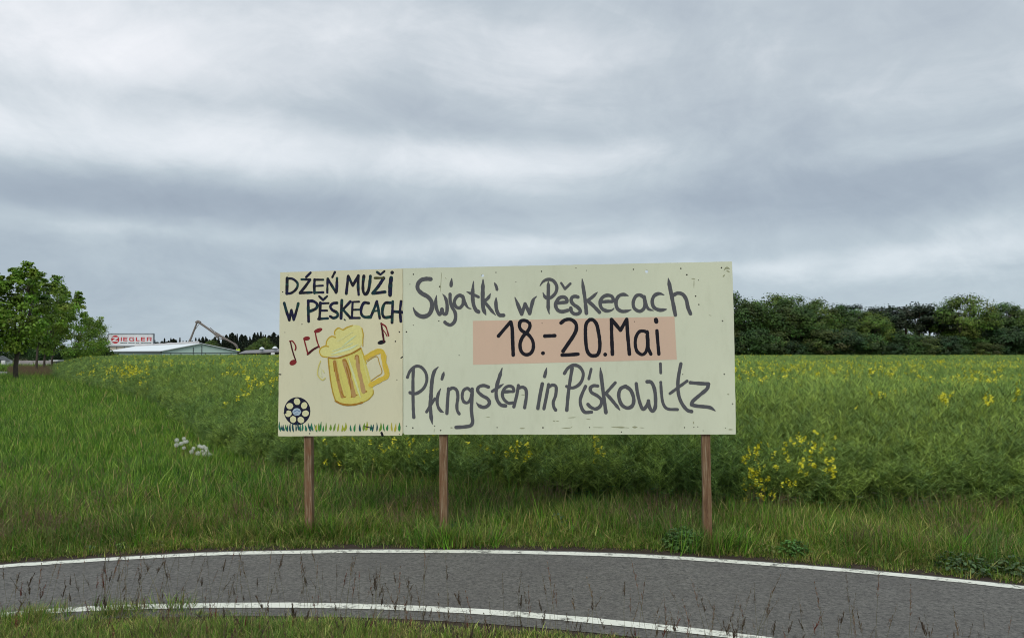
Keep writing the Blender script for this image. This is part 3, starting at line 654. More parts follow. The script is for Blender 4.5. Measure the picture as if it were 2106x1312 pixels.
FRUIT = [ # px of trunk, D, top y, radius px, lean px, base z, label
 (-34, 39, 566, 60, 0, 1.5, 'roadside fruit tree cut off by the left edge of the photo'),
 (35, 40, 562, 56, 18, 1.55, 'nearest full roadside fruit tree, with thick grey trunk and a twig sticking up'),
 (76, 55, 580, 50, 14, 1.8, 'second roadside fruit tree, thin dark trunk right of the thick trunk'),
 (92, 62, 598, 42, 24, 1.9, 'slim roadside fruit tree, middle trunk of the three dark trunks'),
 (108, 66, 614, 42, 40, 1.9, 'roadside fruit tree with forked trunk leaning right over the field corner'),
 (152, 84, 646, 44, 14, 1.0, 'roadside fruit tree with low boughs reaching into the rape crop'),
 (186, 104, 668, 36, 4, .6, 'small fruit tree near the end of the roadside row')]
for i, (px, D, ty, rp, ln, bz, lab) in enumerate(FRUIT):
    H = topz(ty, D); RX = rp/F*D
    ms_ = tree_mesh(20+i, H, RX, bz-.15, (ln/F*D, 0), 58, .15, 105, [(.16,.25,.035),(.17,.27,.035),(.135,.22,.035)][i % 3], .10, .125 if i < 2 else .085, shoots=14, shell=.3)
    put_tree('fruit_tree', ms_, (gx(px, D), D, 0), lab, 'tree', 'fruit trees along the road')
# the twig on top of the near tree
def bush_mesh(seed, RX, H, col, leaf=.12, n=2600, m=None):
    rg = np.random.default_rng(seed); k = 22; cl = rg.normal(size=(k, 3)); cl /= np.linalg.norm(cl, axis=1)[:, None]
    cl *= rg.uniform(.3, .85, (k, 1))*np.array((RX, RX, H*.5)); cl[:, 2] = np.abs(cl[:, 2])*1.2+.15*H
    ci = rg.integers(0, k, n); c = cl[ci]+rg.normal(size=(n, 3))*np.array((.2*RX, .2*RX, .14*H)); c[:, 2] = np.maximum(c[:, 2], .02)
    nv = rg.normal(size=(n, 3)); nv[:, 2] = np.abs(nv[:, 2])+.3; nv /= np.linalg.norm(nv, axis=1)[:, None]
    u = np.cross(nv, rg.normal(size=(n, 3))); u /= np.linalg.norm(u, axis=1)[:, None]; v = np.cross(nv, u)
    s_ = leaf*rg.uniform(.6, 1.3, (n, 1)); b = MB(); b.quads(c, u*s_, v*s_*1.3, vary(col, n, .22, .06)); return b.mesh('foliage', m or m_leaf_a)
BU = [(205, 118, 700, 24, (.05,.085,.022), 'low round bush at the end of the fruit tree row'), (226, 130, 716, 20, (.06,.10,.022), 'low bush below the left end of the red lettered sign'),
      (180, 108, 712, 26, (.045,.08,.02), 'dark bush filling the gap under the last fruit tree'),
      (30, 150, 688, 60, (.045,.085,.035), 'dark green bush behind the thick fruit tree trunk'), (65, 150, 694, 40, (.05,.10,.035), 'green bush seen between the trunks, left one'),
      (93, 145, 700, 30, (.045,.095,.03), 'green bush seen between the trunks, middle one'), (132, 140, 705, 36, (.03,.06,.028), 'dark rounded bush right of the leaning trunk'), (-10, 150, 690, 40, (.05,.09,.035), 'bush behind the white hut at the left edge')]
for i, (px, D, ty, rp, c_, lab) in enumerate(BU):
    o = link(bpy.data.objects.new('bush', bush_mesh(60+i, rp/F*D, topz(ty, D)*1.05, c_, .3, 3000)), None, (gx(px, D), D, 0)); tag(o, lab, 'bush', 'bushes behind the road')

# wood on the right across the field
FT = []
DEC = [tree_mesh(100+i, 12, 4.3*(1+.13*(i % 3)), 3.0, (.3*(i % 3-1), 0), 96, .34, 115, c_, .095, .3, crown_mat=m_leaf_f, shell=.45, outw=1.3) for i, c_ in enumerate([(.065,.125,.028),(.085,.145,.030),(.042,.085,.024),(.052,.105,.032),(.080,.135,.028),(.038,.072,.022)])]
PIN = [tree_mesh(130+i, 12, 3.2, 6.0, (.5*(i-1), 0), 30, .36, 120, (.034,.052,.027), .12, .22, crown_mat=m_con, bark=m_bark_p, up=.8) for i in range(3)]
LOWT = [tree_mesh(140+i, 7, 3.6, .4, (0, 0), 60, .34, 115, c_, .11, .14, crown_mat=m_leaf_f, shell=.35, outw=.9) for i, c_ in enumerate([(.034,.074,.024),(.044,.09,.026),(.05,.078,.026),(.028,.062,.028)])]
def wood(kind, px, ty, D, var, label, group='trees at the wood edge across the field', rs=1.0):
    ms_, h0, nm = {'d': (DEC, 12, 'broadleaf_tree'), 'p': (PIN, 12, 'pine_tree'), 'l': (LOWT, 7, 'understorey_tree')}[kind]
    H = topz(ty, D)*(.97 if kind != 'l' else .9); s_ = H/h0
    put_tree(nm, ms_[var % len(ms_)], (gx(px, D), D, 0), label, 'tree', group, s_*rs, rnd(0, 6.28), s_)
ordn = iter(['first','second','third','fourth','fifth','sixth','seventh','eighth','ninth','tenth','eleventh','twelfth'])
WD = [('d',1455,612,150,0,None),('d',1505,600,150,2,'tall dark tree half hidden behind the right edge of the large board'),('d',1548,619,152,0,None),('d',1601,603,154,1,'broad rounded tree with a bump on top, left end of the visible wood'),
 ('d',1622,613,150,2,None),('d',1648,636,156,3,None),('d',1682,615,151,4,'tree with pointed top about a third of the way along the wood'),('d',1715,626,154,2,None),('p',1740,619,158,0,'slim dark pine top left of the row of pines'),
 ('d',1768,634,152,3,None),('d',1797,640,150,1,None),('p',1811,626,158,1,'first small pine of the brownish pine group'),('p',1832,624,156,2,'second pine of the brownish pine group'),('p',1864,622,157,0,'pine in the middle of the brownish pine group'),
 ('p',1890,620,156,1,'broad pine with sky showing below its crown'),('p',1912,626,158,2,'rightmost pine beside the gap of sky'),('p',1938,628,155,1,'pine with bare branches between the sky gap and the large round tree'),
 ('d',1984,606,150,4,'largest rounded broadleaf tree, right of the gap of sky'),('d',2028,640,158,2,None),('d',2072,621,152,3,'small rounded crown near the right edge of the photo'),('d',2108,632,151,0,'tree cut off by the right edge of the photo'),('d',2160,625,152,1,None),('d',2210,620,152,3,None)]
for k, px, ty, D, v_, lab in WD: wood(k, px, ty, D, v_, lab or next(ordn)+' plain dark green tree of the front row, counting right from the large board', rs=1.0 if k == 'd' else 1.15)
lo = 'lower dark shrubby tree filling the foot of the wood across the field'
for i in range(27):
    px = 1440+i*27+rnd(-8, 8); wood('l', px, rnd(664, 700) if not 1885 < px < 1950 else 684, rnd(143, 148), i, lo, 'low trees at the foot of the wood', rs=1.15)
bk = 'dark tree in the rows behind the front of the wood'
for i in range(24):
    px = 1450+i*30+rnd(-10, 10)
    if 1890 < px < 1950: continue
    wood('d', px, rnd(648, 668), rnd(164, 176), i+2, bk, 'trees in the rows behind')
# conifer wood far left
def conifer_mesh(seed, H, RX, narrow):
    rg = np.random.default_rng(seed); n = 2600; t = rg.uniform(0, 1, n)**.8; tier = np.floor(t*11)/11
    r = RX*(1-t)**narrow*(.55+.45*(1-(t-tier)*11))*(.75+.5*rg.uniform(size=n)); a = rg.uniform(0, 6.28, n); rr_ = r*np.sqrt(rg.uniform(.15, 1, n))
    c = np.stack([rr_*np.cos(a), rr_*np.sin(a), .06*H+t*H*.95-.25*rr_], 1)
    nv = rg.normal(size=(n, 3)); nv[:, 2] = np.abs(nv[:, 2])+.4; nv /= np.linalg.norm(nv, axis=1)[:, None]
    u = np.cross(nv, rg.normal(size=(n, 3))); u /= np.linalg.norm(u, axis=1)[:, None]; v = np.cross(nv, u)
    s_ = .5*rg.uniform(.6, 1.4, (n, 1)); b = MB(); b.quads(c, u*s_, v*s_*1.5, vary((.028,.040,.024), n, .25, .06))
    b.tube([(0, 0, 0), (0, 0, H*.97)], [.25, .04], 5, (.04,.03,.02)); return b.mesh('conifer_tree', m_con)
CON = [conifer_mesh(1, 12, 2.6, .9), conifer_mesh(2, 12, 3.4, .6), conifer_mesh(3, 12, 2.1, 1.0), conifer_mesh(4, 12, 3.9, .45)]
prof = ([190, 316, 345, 372, 400, 420, 440, 462, 475, 500, 520, 535, 560, 600, 660], [699, 697, 696, 696, 695, 692, 694, 690, 685, 689, 687, 682, 684, 684, 686])
for row, (D, dy, st) in enumerate(((380, 3, 7.6), (366, 7, 9), (352, 13, 11))):
    px = 300 if row else 180
    while px < 650:
        ty = np.interp(px, *prof)+dy+rnd(-4, 4); H = topz(ty, D)+3
        o = link(bpy.data.objects.new('conifer_tree', random.choice(CON)), None, (gx(px, D), D, -3)); s_ = H/12; o.scale = (s_*rnd(.8, 1.1), s_*.9, s_); o.rotation_euler.z = rnd(0, 6)
        tag(o, ['dark conifer on the skyline of the far wood left of the boards', 'dark conifer in the middle rows of the far wood', 'conifer at the front foot of the far wood behind the halls'][row], 'tree', ['skyline conifers', 'middle conifers', 'front conifers'][row])
        px += st*rnd(.6, 1.4)
for px, ty, lab in ((545, 700, 'paler green broadleaf tree standing before the conifers near the board'), (522, 712, 'small green tree above the sheds'), (436, 705, 'small green tree behind the middle of the concrete pump boom')):
    D = 330; H = topz(ty, D)+3; put_tree('broadleaf_tree', DEC[4], (gx(px, D), D, -3), lab, s_=H/12*1.1)

# ------------------------------------------------------------------ halls and sheds far left
m_mint = simple('mint green cladding', (.50,.66,.58), .5, .04, 1.0); m_roof = simple('pale metal roof', (.72,.77,.78), .45, .05, .6)
m_dark = simple('dark trim', (.08,.09,.09), .6, .2, 2); m_beige = simple('beige wall panels', (.42,.38,.30), .8, .12, .4)
m_grey = simple('grey corrugated sheet', (.33,.36,.38), .6, .1, .8); m_signw = simple('pale grey sign sheet', (.62,.63,.63), .5, .06, .5)
m_red = simple('red sign lettering', (.48,.03,.035), .5, .05, 1); m_boom = simple('grey brown boom steel', (.17,.145,.125), .5, .2, 2)
m_glass = simple('dark window glass', (.05,.06,.07), .15, .1, 2, .6); m_white = simple('white render', (.72,.73,.72), .6, .06, 1); m_hiv = simple('yellow green tip cover', (.55,.75,.03), .5, .05, 2)
A = Vector((-82.5, 200, 0)); ax = Vector((-82, 122, 0)).normalized(); gp = Vector((ax.y, -ax.x, 0)); Lh = 146; hw_ = 9.4; ze = 1.95; zr = 3.9
hall = empty('industrial_hall', (A.x, A.y, -3)); 
def kp(b, name, m, par): o = b.build(name, m); keep_parent(o, par); return o
b = MB(); P = lambda s_, t, z: A+gp*s_+ax*t+UP*z
b.add([P(-hw_,0,-3),P(hw_,0,-3),P(hw_,0,ze),P(0,0,zr),P(-hw_,0,ze)], [(0,1,2,3,4)])
b.add([P(-hw_,Lh,-3),P(hw_,Lh,-3),P(hw_,Lh,ze),P(0,Lh,zr),P(-hw_,Lh,ze)], [(4,3,2,1,0)])
b.add([P(-hw_,0,-3),P(-hw_,0,ze),P(-hw_,Lh,ze),P(-hw_,Lh,-3)], [(0,1,2,3)]); b.add([P(hw_,0,-3),P(hw_,0,ze),P(hw_,Lh,ze),P(hw_,Lh,-3)], [(3,2,1,0)])
kp(b, 'wall', m_mint, hall)
b = MB()
for s_ in (-1, 1):
    e = .4; q = [P(s_*(hw_+e),-.5,ze-.08), P(0,-.5,zr+.02), P(0,Lh+.5,zr+.02), P(s_*(hw_+e),Lh+.5,ze-.08)]; q2 = [p+UP*.16 for p in q]
    b.add(q+q2, [(0,1,2,3),(7,6,5,4),(0,4,5,1),(1,5,6,2),(2,6,7,3),(3,7,4,0)])
kp(b, 'roof', m_roof, hall)
b = MB(); b.tube([P(0,t,zr+.30+.08*math.sin(t*.31)) for t in np.arange(4, Lh-2, 4)], .42, 8); kp(b, 'ridge_skylight', simple('ridge plastic', (.52,.50,.49), .4, .1, .3), hall)
b = MB()
rz_ = Matrix.Rotation(math.atan2(gp.y, gp.x), 3, 'Z')
b.box(P(0,-.06,ze-.5), (2*hw_, .06, .14), rz_)
kp(b, 'rail', m_dark, hall)
for s_, z1 in ((-7.4,.0),(-4.9,0),(-1.9,1.5),(1.2,0),(.2,1.9),(4.9,0),(7.7,0)):
    b = MB(); b.box(P(s_,-.08,(ze-.5+z1-3)/2), (.14, .07, ze-.5+z1+3), rz_); kp(b, 'cladding_post', m_dark, hall)
b = MB(); b.box(P(-hw_-.35,Lh/2,ze-.32), (Lh, .3, .32), Matrix.Rotation(math.atan2(ax.y, ax.x), 3, 'Z')); kp(b, 'gutter', m_dark, hall)
tag(hall, 'long low hall with mint green gable and whitish metal roof', 'hall')
# sign building
D = 300; zr0 = at(270, 687, D).z; zs = at(270, 711, D).z; x0, x1 = gx(224, D), gx(316, D)
sb = empty('industrial_hall', ((x0+x1)/2, D, -3))
b = MB(); b.box(((x0+x1)/2, D+12.05, (zs-3)/2+.2), (x1-x0, 24, zs+3.4)); kp(b, 'wall', m_beige, sb)
for i in range(6):
    b = MB(); xx = x0+(x1-x0)*(i+.5)/6; b.box((xx-1.2, D-.0, zs/2-.6), (.22, .12, zs+2)); kp(b, 'pilaster', m_dark, sb)
b = MB(); b.add([(x0-.3,D+.4,-3),(x0-.3,D+.4,zr0-.6),(gx(200,D+26),D+26,at(200,698,D+26).z),(gx(200,D+26),D+26,-3)], [(0,1,2,3)])
b.add([(x0-.3,D+.7,-3),(x0-.3,D+.7,zr0-.6),(gx(200,D+26)+.3,D+26.3,at(200,698,D+26).z),(gx(200,D+26)+.3,D+26.3,-3)], [(3,2,1,0)]); kp(b, 'side_wall', m_grey, sb)
b = MB(); b.box((x0-.35, D-.2, (zr0-1-3)/2), (.7, .5, zr0-1+3)); kp(b, 'corner_downpipe', m_white, sb)
tag(sb, 'beige and grey hall carrying the red lettered roof sign', 'hall')
sg_ = empty('roof_sign', ((x0+x1)/2, D, zs))
b = MB(); b.box(((x0+x1)/2, D, (zr0+zs)/2), (x1-x0, .8, zr0-zs)); kp(b, 'sign_panel', m_signw, sg_)
b = MB(); b.box(((x0+x1)/2, D-.08, zr0+.12), (x1-x0+.3, 1.0, .34)); b.box(((x0+x1)/2, D-.08, zs-.12), (x1-x0+.3, 1.0, .2)); b.box((x0-.1, D-.08, (zr0+zs)/2), (.25, 1.0, zr0-zs-.1)); b.box((x1+.1, D-.08, (zr0+zs)/2), (.25, 1.0, zr0-zs-.1)); kp(b, 'sign_frame', simple('sign frame', (.22,.24,.26), .5, .1, 1), sg_)
def zq(X_, Y_): return at(190+X_/13.12, 640+Y_/13.12, D-.45)
def zpoly(name, polys, m, dy=0.0, th=.06):
    b = MB()
    for pl in polys:
        q = [zq(*p)+Vector((0, -dy, 0)) for p in pl]; n = len(q)
        tri = tessellate_polygon([[Vector((p.x, p.z, 0)) for p in q]])
        b.add(q+[p+Vector((0, th, 0)) for p in q], [tuple(t) for t in tri]+[(i, (i+1) % n, n+(i+1) % n, n+i) for i in range(n)])
    return kp(b, name, m, sg_)
zpoly('red_disc', [[(618+108*math.cos(a), 762+110*math.sin(a)) for a in np.linspace(0, 2*math.pi, 24, endpoint=False)]], m_red)
zpoly('sign_letter', [[(545,700),(695,700),(695,728),(612,790),(692,790),(692,822),(540,822),(540,795),(624,732),(545,732)]], m_signw, .1)
rc = lambda a, c_, d, e: [(a,c_),(d,c_),(d,e),(a,e)]
zpoly('sign_letter', [rc(766,702,794,806)], m_red)
for xa in (832, 1308): zpoly('sign_letter', [rc(xa,702,xa+30,806), rc(xa+30,702,xa+112,724), rc(xa+30,744,xa+106,764), rc(xa+30,784,xa+112,806)], m_red)
zpoly('sign_letter', [rc(995,720,1023,790), rc(1005,702,1125,724), rc(1005,786,1128,806), rc(1100,752,1128,786), rc(1065,748,1128,766)], m_red)
zpoly('sign_letter', [rc(1172,702,1202,806), rc(1202,784,1270,806)], m_red)
zpoly('sign_letter', [rc(1466,702,1494,806), rc(1494,702,1592,722), rc(1568,722,1596,752), rc(1494,752,1590,770), rc(1562,770,1592,806)], m_red)
zpoly('small_lettering', [rc(a, 844, a2, 862) for a, a2 in ((755,830),(836,880),(888,935),(970,1040),(1048,1082),(1090,1140),(1170,1210),(1218,1262),(1305,1380),(1388,1440),(1450,1520),(1530,1590))], m_dark)
tag(sg_, 'grey rooftop sign reading ZIEGLER in red with a white Z in a red disc', 'sign')
# concrete pump boom
D = 232; pump = empty('concrete_pump', (gx(387, D), D, -3))
def seg(name, pts, r, m=m_boom):
    b = MB(); b.tube([at(x, y, D) for x, y in pts], r, 6); return kp(b, name, m, pump)
seg('boom_section', [(386,716),(389,704),(393,695),(405,664)], [.42,.40,.32,.26]); seg('ram', [(396,690),(400,680),(409,667)], .09)
seg('boom_knuckle', [(403,664),(407,661.5),(412,664)], .5)
seg('boom_section', [(409,663),(428,676),(445,689)], [.38,.36,.34]); seg('boom_knuckle', [(442,686),(447,690),(451,691)], .52)
seg('boom_section', [(446,687),(462,696),(482,707)], [.40,.36,.26]); seg('delivery_pipe', [(441,692),(450,696),(462,698),(472,702)], .15); seg('delivery_pipe', [(432,674),(440,681),(452,688)], .13)
seg('end_hose', [(482,707),(486,711),(489,718),(489.5,724)], [.38,.4,.3,.25]); seg('hose_tip_cover', [(486,720.5),(493,720.5)], .45, m_hiv)
b = MB(); b.box((gx(387, D), D, -1.4), (2.6, 8, 2.4)); kp(b, 'truck_chassis', m_boom, pump)
tag(pump, 'folded concrete pump boom rising behind the mint hall', 'crane')
# low sheds
for k, (xa, xb, ya, yb, D, lab) in enumerate([(495, 548, 726, 723.5, 214, 'low dark shed between the mint hall and the vented shed'), (528, 640, 725, 719, 206, 'low brown shed with two roof vents beside the cream board')]):
    sh = empty('shed', (gx((xa+xb)/2, D), D, -3)); a1, b1 = at(xa, ya, D), at(xb, yb, D); b = MB()
    b.box(((a1.x+b1.x)/2, D+4, (a1.z-3)/2-.2), (b1.x-a1.x, 8, a1.z+2.9)); kp(b, 'wall', simple('brown boards', (.07,.055,.045), .9, .3, .6), sh)
    b = MB(); q = [a1+Vector((-.4,-.6,-.25)), b1+Vector((.4,-.6,-.25)), b1+Vector((.4,5,.55)), a1+Vector((-.4,5,.55))]; b.add(q+[p+UP*.22 for p in q], [(3,2,1,0),(4,5,6,7),(0,1,5,4),(1,2,6,5),(2,3,7,6),(3,0,4,7)]); kp(b, 'roof', simple('grey shed roof', (.21,.205,.205), .7, .15, .8), sh)
    if k: 
        for px in (538.5, 565.5, 600):
            c = at(px, np.interp(px, (xa, xb), (ya, yb))-1, D); b = MB(); b.tube([c, c+UP*.75], .42, 8); v_ = kp(b, 'roof_vent', m_grey, sh)
            b = MB(); b.tube([c+UP*.7, c+UP*.85, c+UP*1.15, c+UP*1.3], [.72,.72,.4,.1], 8); o = b.build('vent_cap', m_roof); keep_parent(o, sh)
        b = MB(); c = at(561, 731, D-1.0); b.box(c, (1.0, .1, 1.6)); kp(b, 'door', m_white, sh)
    tag(sh, lab, 'shed')
# road, hut, car, wall behind the fruit trees
m_far_road = simple('pale distant asphalt', (.20,.195,.19), .9, .12, 1.5)
b = MB(); b.add([(-90,48.5,.012),(-27,52,.012),(-26,62,.012),(-34,82,.012),(-90,66,.012)], [(0,1,2,3,4)]); tag(b.build('road', m_far_road), kind='structure')
D = 85; hut = empty('white_hut', (gx(8, D), D, 0)); zt = at(8, 741, D).z; b = MB(); b.box((gx(7, D), D, zt/2), (1.35, 1.3, zt)); kp(b, 'wall', m_white, hut)
b = MB(); b.tube([(gx(7, D), D, zt), (gx(7, D), D, zt+.18), (gx(9, D), D, zt+.45)], [1.05, .8, .2], 4); kp(b, 'roof', m_dark, hut)
for px in (3.5, 10): b = MB(); b.box((gx(px, D), D-.66, .55), (.17, .04, .62)); kp(b, 'window', m_glass, hut)
tag(hut, 'tiny white hut with dark roof at the left edge beyond the road', 'hut')
D = 98; b = MB(); b.box((gx(73, D), D, .22), (gx(108, D)-gx(38, D), .3, .75)); tag(b.build('garden_wall', simple('pale blotchy wall', (.36,.33,.33), .9, .5, 2.2)), 'low pale wall seen between the fruit tree trunks', 'wall')
D = 110; sh = empty('shelter', (gx(118, D), D, 0)); z1 = at(118, 741.5, D); zz = z1.z
b = MB(); b.box((gx(118, D), D, zz), (1.25, 1.6, .14)); kp(b, 'roof', m_white, sh)
b = MB(); b.box((gx(118, D), D+.7, zz/2-.05), (1.1, .1, zz-.1)); kp(b, 'wall', m_grey, sh); tag(sh, 'small flat white roofed shelter right of the leaning trunk', 'shelter')

# ------------------------------------------------------------------ ground cover (stuff, instanced)
PROT = {}
def proto_col(name, meshes):
    c = bpy.data.collections.new(name)
    for i, me in enumerate(meshes): c.objects.link(bpy.data.objects.new(name+'_kind', me))
    return c
def scatter(name, pts, rot, scl, col, kind='stuff'):
    n = len(pts); me = bpy.data.meshes.new(name); me.vertices.add(n); me.vertices.foreach_set('co', np.asarray(pts, np.float32).ravel())
    a = me.attributes.new('rot', 'FLOAT_VECTOR', 'POINT'); a.data.foreach_set('vector', np.asarray(rot, np.float32).ravel())
    a = me.attributes.new('scl', 'FLOAT_VECTOR', 'POINT'); a.data.foreach_set('vector', np.asarray(scl, np.float32).ravel())
    a = me.attributes.new('idx', 'INT', 'POINT'); a.data.foreach_set('value', RNG.integers(0, 1000, n).astype(np.int32))
    o = link(bpy.data.objects.new(name, me)); g = bpy.data.node_groups.new(name, 'GeometryNodeTree')
    g.interface.new_socket('Geometry', in_out='INPUT', socket_type='NodeSocketGeometry'); g.interface.new_socket('Geometry', in_out='OUTPUT', socket_type='NodeSocketGeometry')
    nn = g.nodes; gi = nn.new('NodeGroupInput'); go = nn.new('NodeGroupOutput'); ip = nn.new('GeometryNodeInstanceOnPoints'); ci = nn.new('GeometryNodeCollectionInfo')
    ci.inputs['Collection'].default_value = col; ci.inputs['Separate Children'].default_value = True; ci.inputs['Reset Children'].default_value = True
    def att(nm, ty): x_ = nn.new('GeometryNodeInputNamedAttribute'); x_.data_type = ty; x_.inputs['Name'].default_value = nm; return x_.outputs[0]
    g.links.new(gi.outputs[0], ip.inputs['Points']); g.links.new(ci.outputs[0], ip.inputs['Instance']); ip.inputs['Pick Instance'].default_value = True
    g.links.new(att('idx', 'INT'), ip.inputs['Instance Index'])
    er = nn.new('FunctionNodeEulerToRotation'); g.links.new(att('rot', 'FLOAT_VECTOR'), er.inputs[0]); g.links.new(er.outputs[0], ip.inputs['Rotation'])
    g.links.new(att('scl', 'FLOAT_VECTOR'), ip.inputs['Scale']); g.links.new(ip.outputs[0], go.inputs[0])
    md = o.modifiers.new('scatter', 'NODES'); md.node_group = g
    tag(o, kind=kind); return o
def blade(b, p, h, lean, az_, wd, col, seg_=3, curl=1.0, tipw=.0):
    d = np.array((math.cos(az_), math.sin(az_), 0)); s_ = np.array((-d[1], d[0], 0)); vs = []
    for i in range(seg_+1):
        t = i/seg_; q = np.array(p)+d*lean*(t**(1+curl))*h+np.array((0, 0, h*(t-.25*lean*t*t))); w_ = wd*(1-t**1.6)*.5
        if i == seg_: vs.append(q)
        else: vs += [q-s_*w_, q+s_*w_]
    fs = [(2*i, 2*i+1, 2*i+3, 2*i+2) for i in range(seg_-1)]+[(2*seg_-2, 2*seg_-1, 2*seg_)]
    b.add(vs, fs, col)
def tuft(seed, n, h, rad, wd, cols, dry=.06, lean=.8, m=None):
    random.seed(seed); b = MB()
    for i in range(n):
        a = rnd(0, 6.28); r = rad*rnd(0, 1)**.6; c = random.choice(cols); k = rnd(.5, 1.4)
        if random.random() < dry: c = (.36,.30,.15)
        blade(b, (r*math.cos(a), r*math.sin(a), -.01), h*rnd(.45, 1.1), rnd(.05, lean), a+rnd(-1.2, 1.2), wd*rnd(.6, 1.3), tuple(x*k for x in c))
    return b.mesh('tuft', m)
G1 = [(.095,.245,.024),(.068,.19,.024),(.14,.32,.036),(.042,.115,.028),(.23,.38,.07)]
G2 = [(.13,.22,.034),(.09,.175,.032),(.19,.26,.055),(.06,.135,.034),(.17,.155,.07),(.28,.32,.11)]
mead = proto_col('meadow_tuft', [tuft(s_, 40, .22, .12, .009, G1, .03, m=m_grass) for s_ in range(1, 6)])
verg = proto_col('verge_tuft', [tuft(s_, 34, .19, .13, .0075, G2+G1[:2], .10, 1.15, m=m_verge) for s_ in range(11, 17)])
shrt = proto_col('short_tuft', [tuft(s_, 30, .07, .08, .0075, G2, .15, 1.0, m=m_verge) for s_ in range(21, 25)])
def stalk_mesh(seed, H, head, colh, n=1, wd=.0022, spread=.0, dense=30):
    random.seed(seed); b = MB()
    for _ in range(n):
        x_, y_ = rnd(-spread, spread), rnd(-spread, spread); la = rnd(0, 6.28); le = rnd(.02, .22)*H; h = H*rnd(.75, 1.1)
        pts = [Vector((x_+math.cos(la)*le*t*t, y_+math.sin(la)*le*t*t, h*t)) for t in (0, .3, .6, .85, 1)]
        c0 = (.13,.12,.05); b.tube(pts, [wd*.6, wd*.55, wd*.45, wd*.35, wd*.2], 3, c0, False)
        for i in range(dense):
            t = 1-head*random.random()**.8; q = Vector((x_+math.cos(la)*le*t*t, y_+math.sin(la)*le*t*t, h*t)); a = rnd(0, 6.28); L = rnd(.008, .03)*(.4+(1-t)/head)
            e = q+Vector((math.cos(a)*L*.5, math.sin(a)*L*.5, L)); k = rnd(.7, 1.4); s_ = Vector((-math.sin(a), math.cos(a), 0))*wd*.9
            b.add([q, q.lerp(e, .6)-s_, e, q.lerp(e, .6)+s_], [(0, 1, 2, 3)], tuple(x*k for x in colh))
    return b.mesh('stalk', m_stalk)
def weed_mesh(seed, RX, H, n, col, L0=.045):
    random.seed(seed); b = MB()
    for i in range(n):
        a = rnd(0, 6.28); r = RX*rnd(0, 1)**.6; z_ = H*rnd(.1, 1)*(1-.55*(r/RX)**2); L = L0*rnd(.5, 1.2); w_ = L*rnd(.25, .4); q = Vector((r*math.cos(a), r*math.sin(a), z_))
        d = Vector((math.cos(a+rnd(-1, 1)), math.sin(a+rnd(-1, 1)), rnd(-.5, .4))).normalized(); s_ = Vector((-d.y, d.x, rnd(-.3, .3))).normalized()*w_; k = rnd(.55, 1.35)
        b.add([q, q+d*L*.35-s_, q+d*L*.7-s_*.7, q+d*L+Vector((0,0,-.2*L)), q+d*L*.7+s_*.7, q+d*L*.35+s_], [(0, 1, 2, 3, 4, 5)], tuple(v_*k for v_ in col))
        if i % 6 == 0: b.tube([(0, 0, 0), Vector((q.x*.6, q.y*.6, z_*.5)), q], [.004, .003, .002], 3, (.06,.09,.03), False)
    return b.mesh('leafy_weed', m_weed)
herb = proto_col('herb', [weed_mesh(s_, .09, .12, 46, c_, .04) for s_, c_ in ((191,(.10,.21,.05)),(192,(.13,.23,.06)),(193,(.08,.17,.07)),(194,(.17,.20,.06)))])
mead2 = proto_col('edge_tuft', [tuft(s_, 26, .27, .12, .008, G2+G1[:3], .12, 1.0, m=m_verge) for s_ in range(91, 96)])
sdv = proto_col('seed_stalk', [stalk_mesh(s_, .30, .4, (.17,.115,.075), 4, .0015, .08, 16) for s_ in range(31, 36)])
tall = proto_col('tall_seed_stalk', [stalk_mesh(s_, .6, .26, c_, 1, .0019, 0, 30) for s_, c_ in ((41,(.10,.072,.05)),(42,(.16,.09,.065)),(43,(.09,.07,.055)),(44,(.17,.12,.07)),(45,(.14,.045,.035)))]+[stalk_mesh(s_, .5, .2, (.085,.062,.045), 1, .0024, 0, 46) for s_ in (46, 47)])
# crop outline
EDGE = [(140,6.6),(9,7.0),(5.35,7.4),(2.45,7.85),(-.3,8.45),(-2.25,9.5),(-3.5,10.6),(-5.0,12.6),(-7.0,16.0),(-8.7,19.4),(-11.6,24.0),(-16,30),(-23.8,40),(-39,64),(-55,93),(-72,130),(-90,160),(140,160)]
EP = np.array(EDGE)
def inside(p):
    x_, y_ = p[:, 0], p[:, 1]; r = np.zeros(len(p), bool); n = len(EP)
    for i in range(n):
        (xa, ya), (xb, yb) = EP[i], EP[(i+1) % n]
        c_ = ((ya > y_) != (yb > y_)) & (x_ < (xb-xa)*(y_-ya)/((yb-ya) if yb != ya else 1e-9)+xa); r ^= c_
    return r
def edist(p):
    d = np.full(len(p), 1e9)
    for i in range(len(EP)-4):
        a, b_ = EP[i], EP[i+1]; ab = b_-a; t = np.clip(((p-a)@ab)/(ab@ab), 0, 1); d = np.minimum(d, np.linalg.norm(p-(a+t[:, None]*ab), axis=1))
    return d
def nz(p, s_, o=0.0): return np.array([noise.noise((x_*s_+o, y_*s_, o)) for x_, y_ in p])
def sector(n, d0, d1, px0, px1, pw=1.0):   # points spread over a wedge of ground, density falling with distance
    u = RNG.uniform(size=n); Dd = (d0**(2-pw)+(d1**(2-pw)-d0**(2-pw))*u)**(1/(2-pw)) if pw != 2 else d0*(d1/d0)**u
    return np.stack([(RNG.uniform(px0, px1, n)-CX)/F*Dd, Dd], 1)
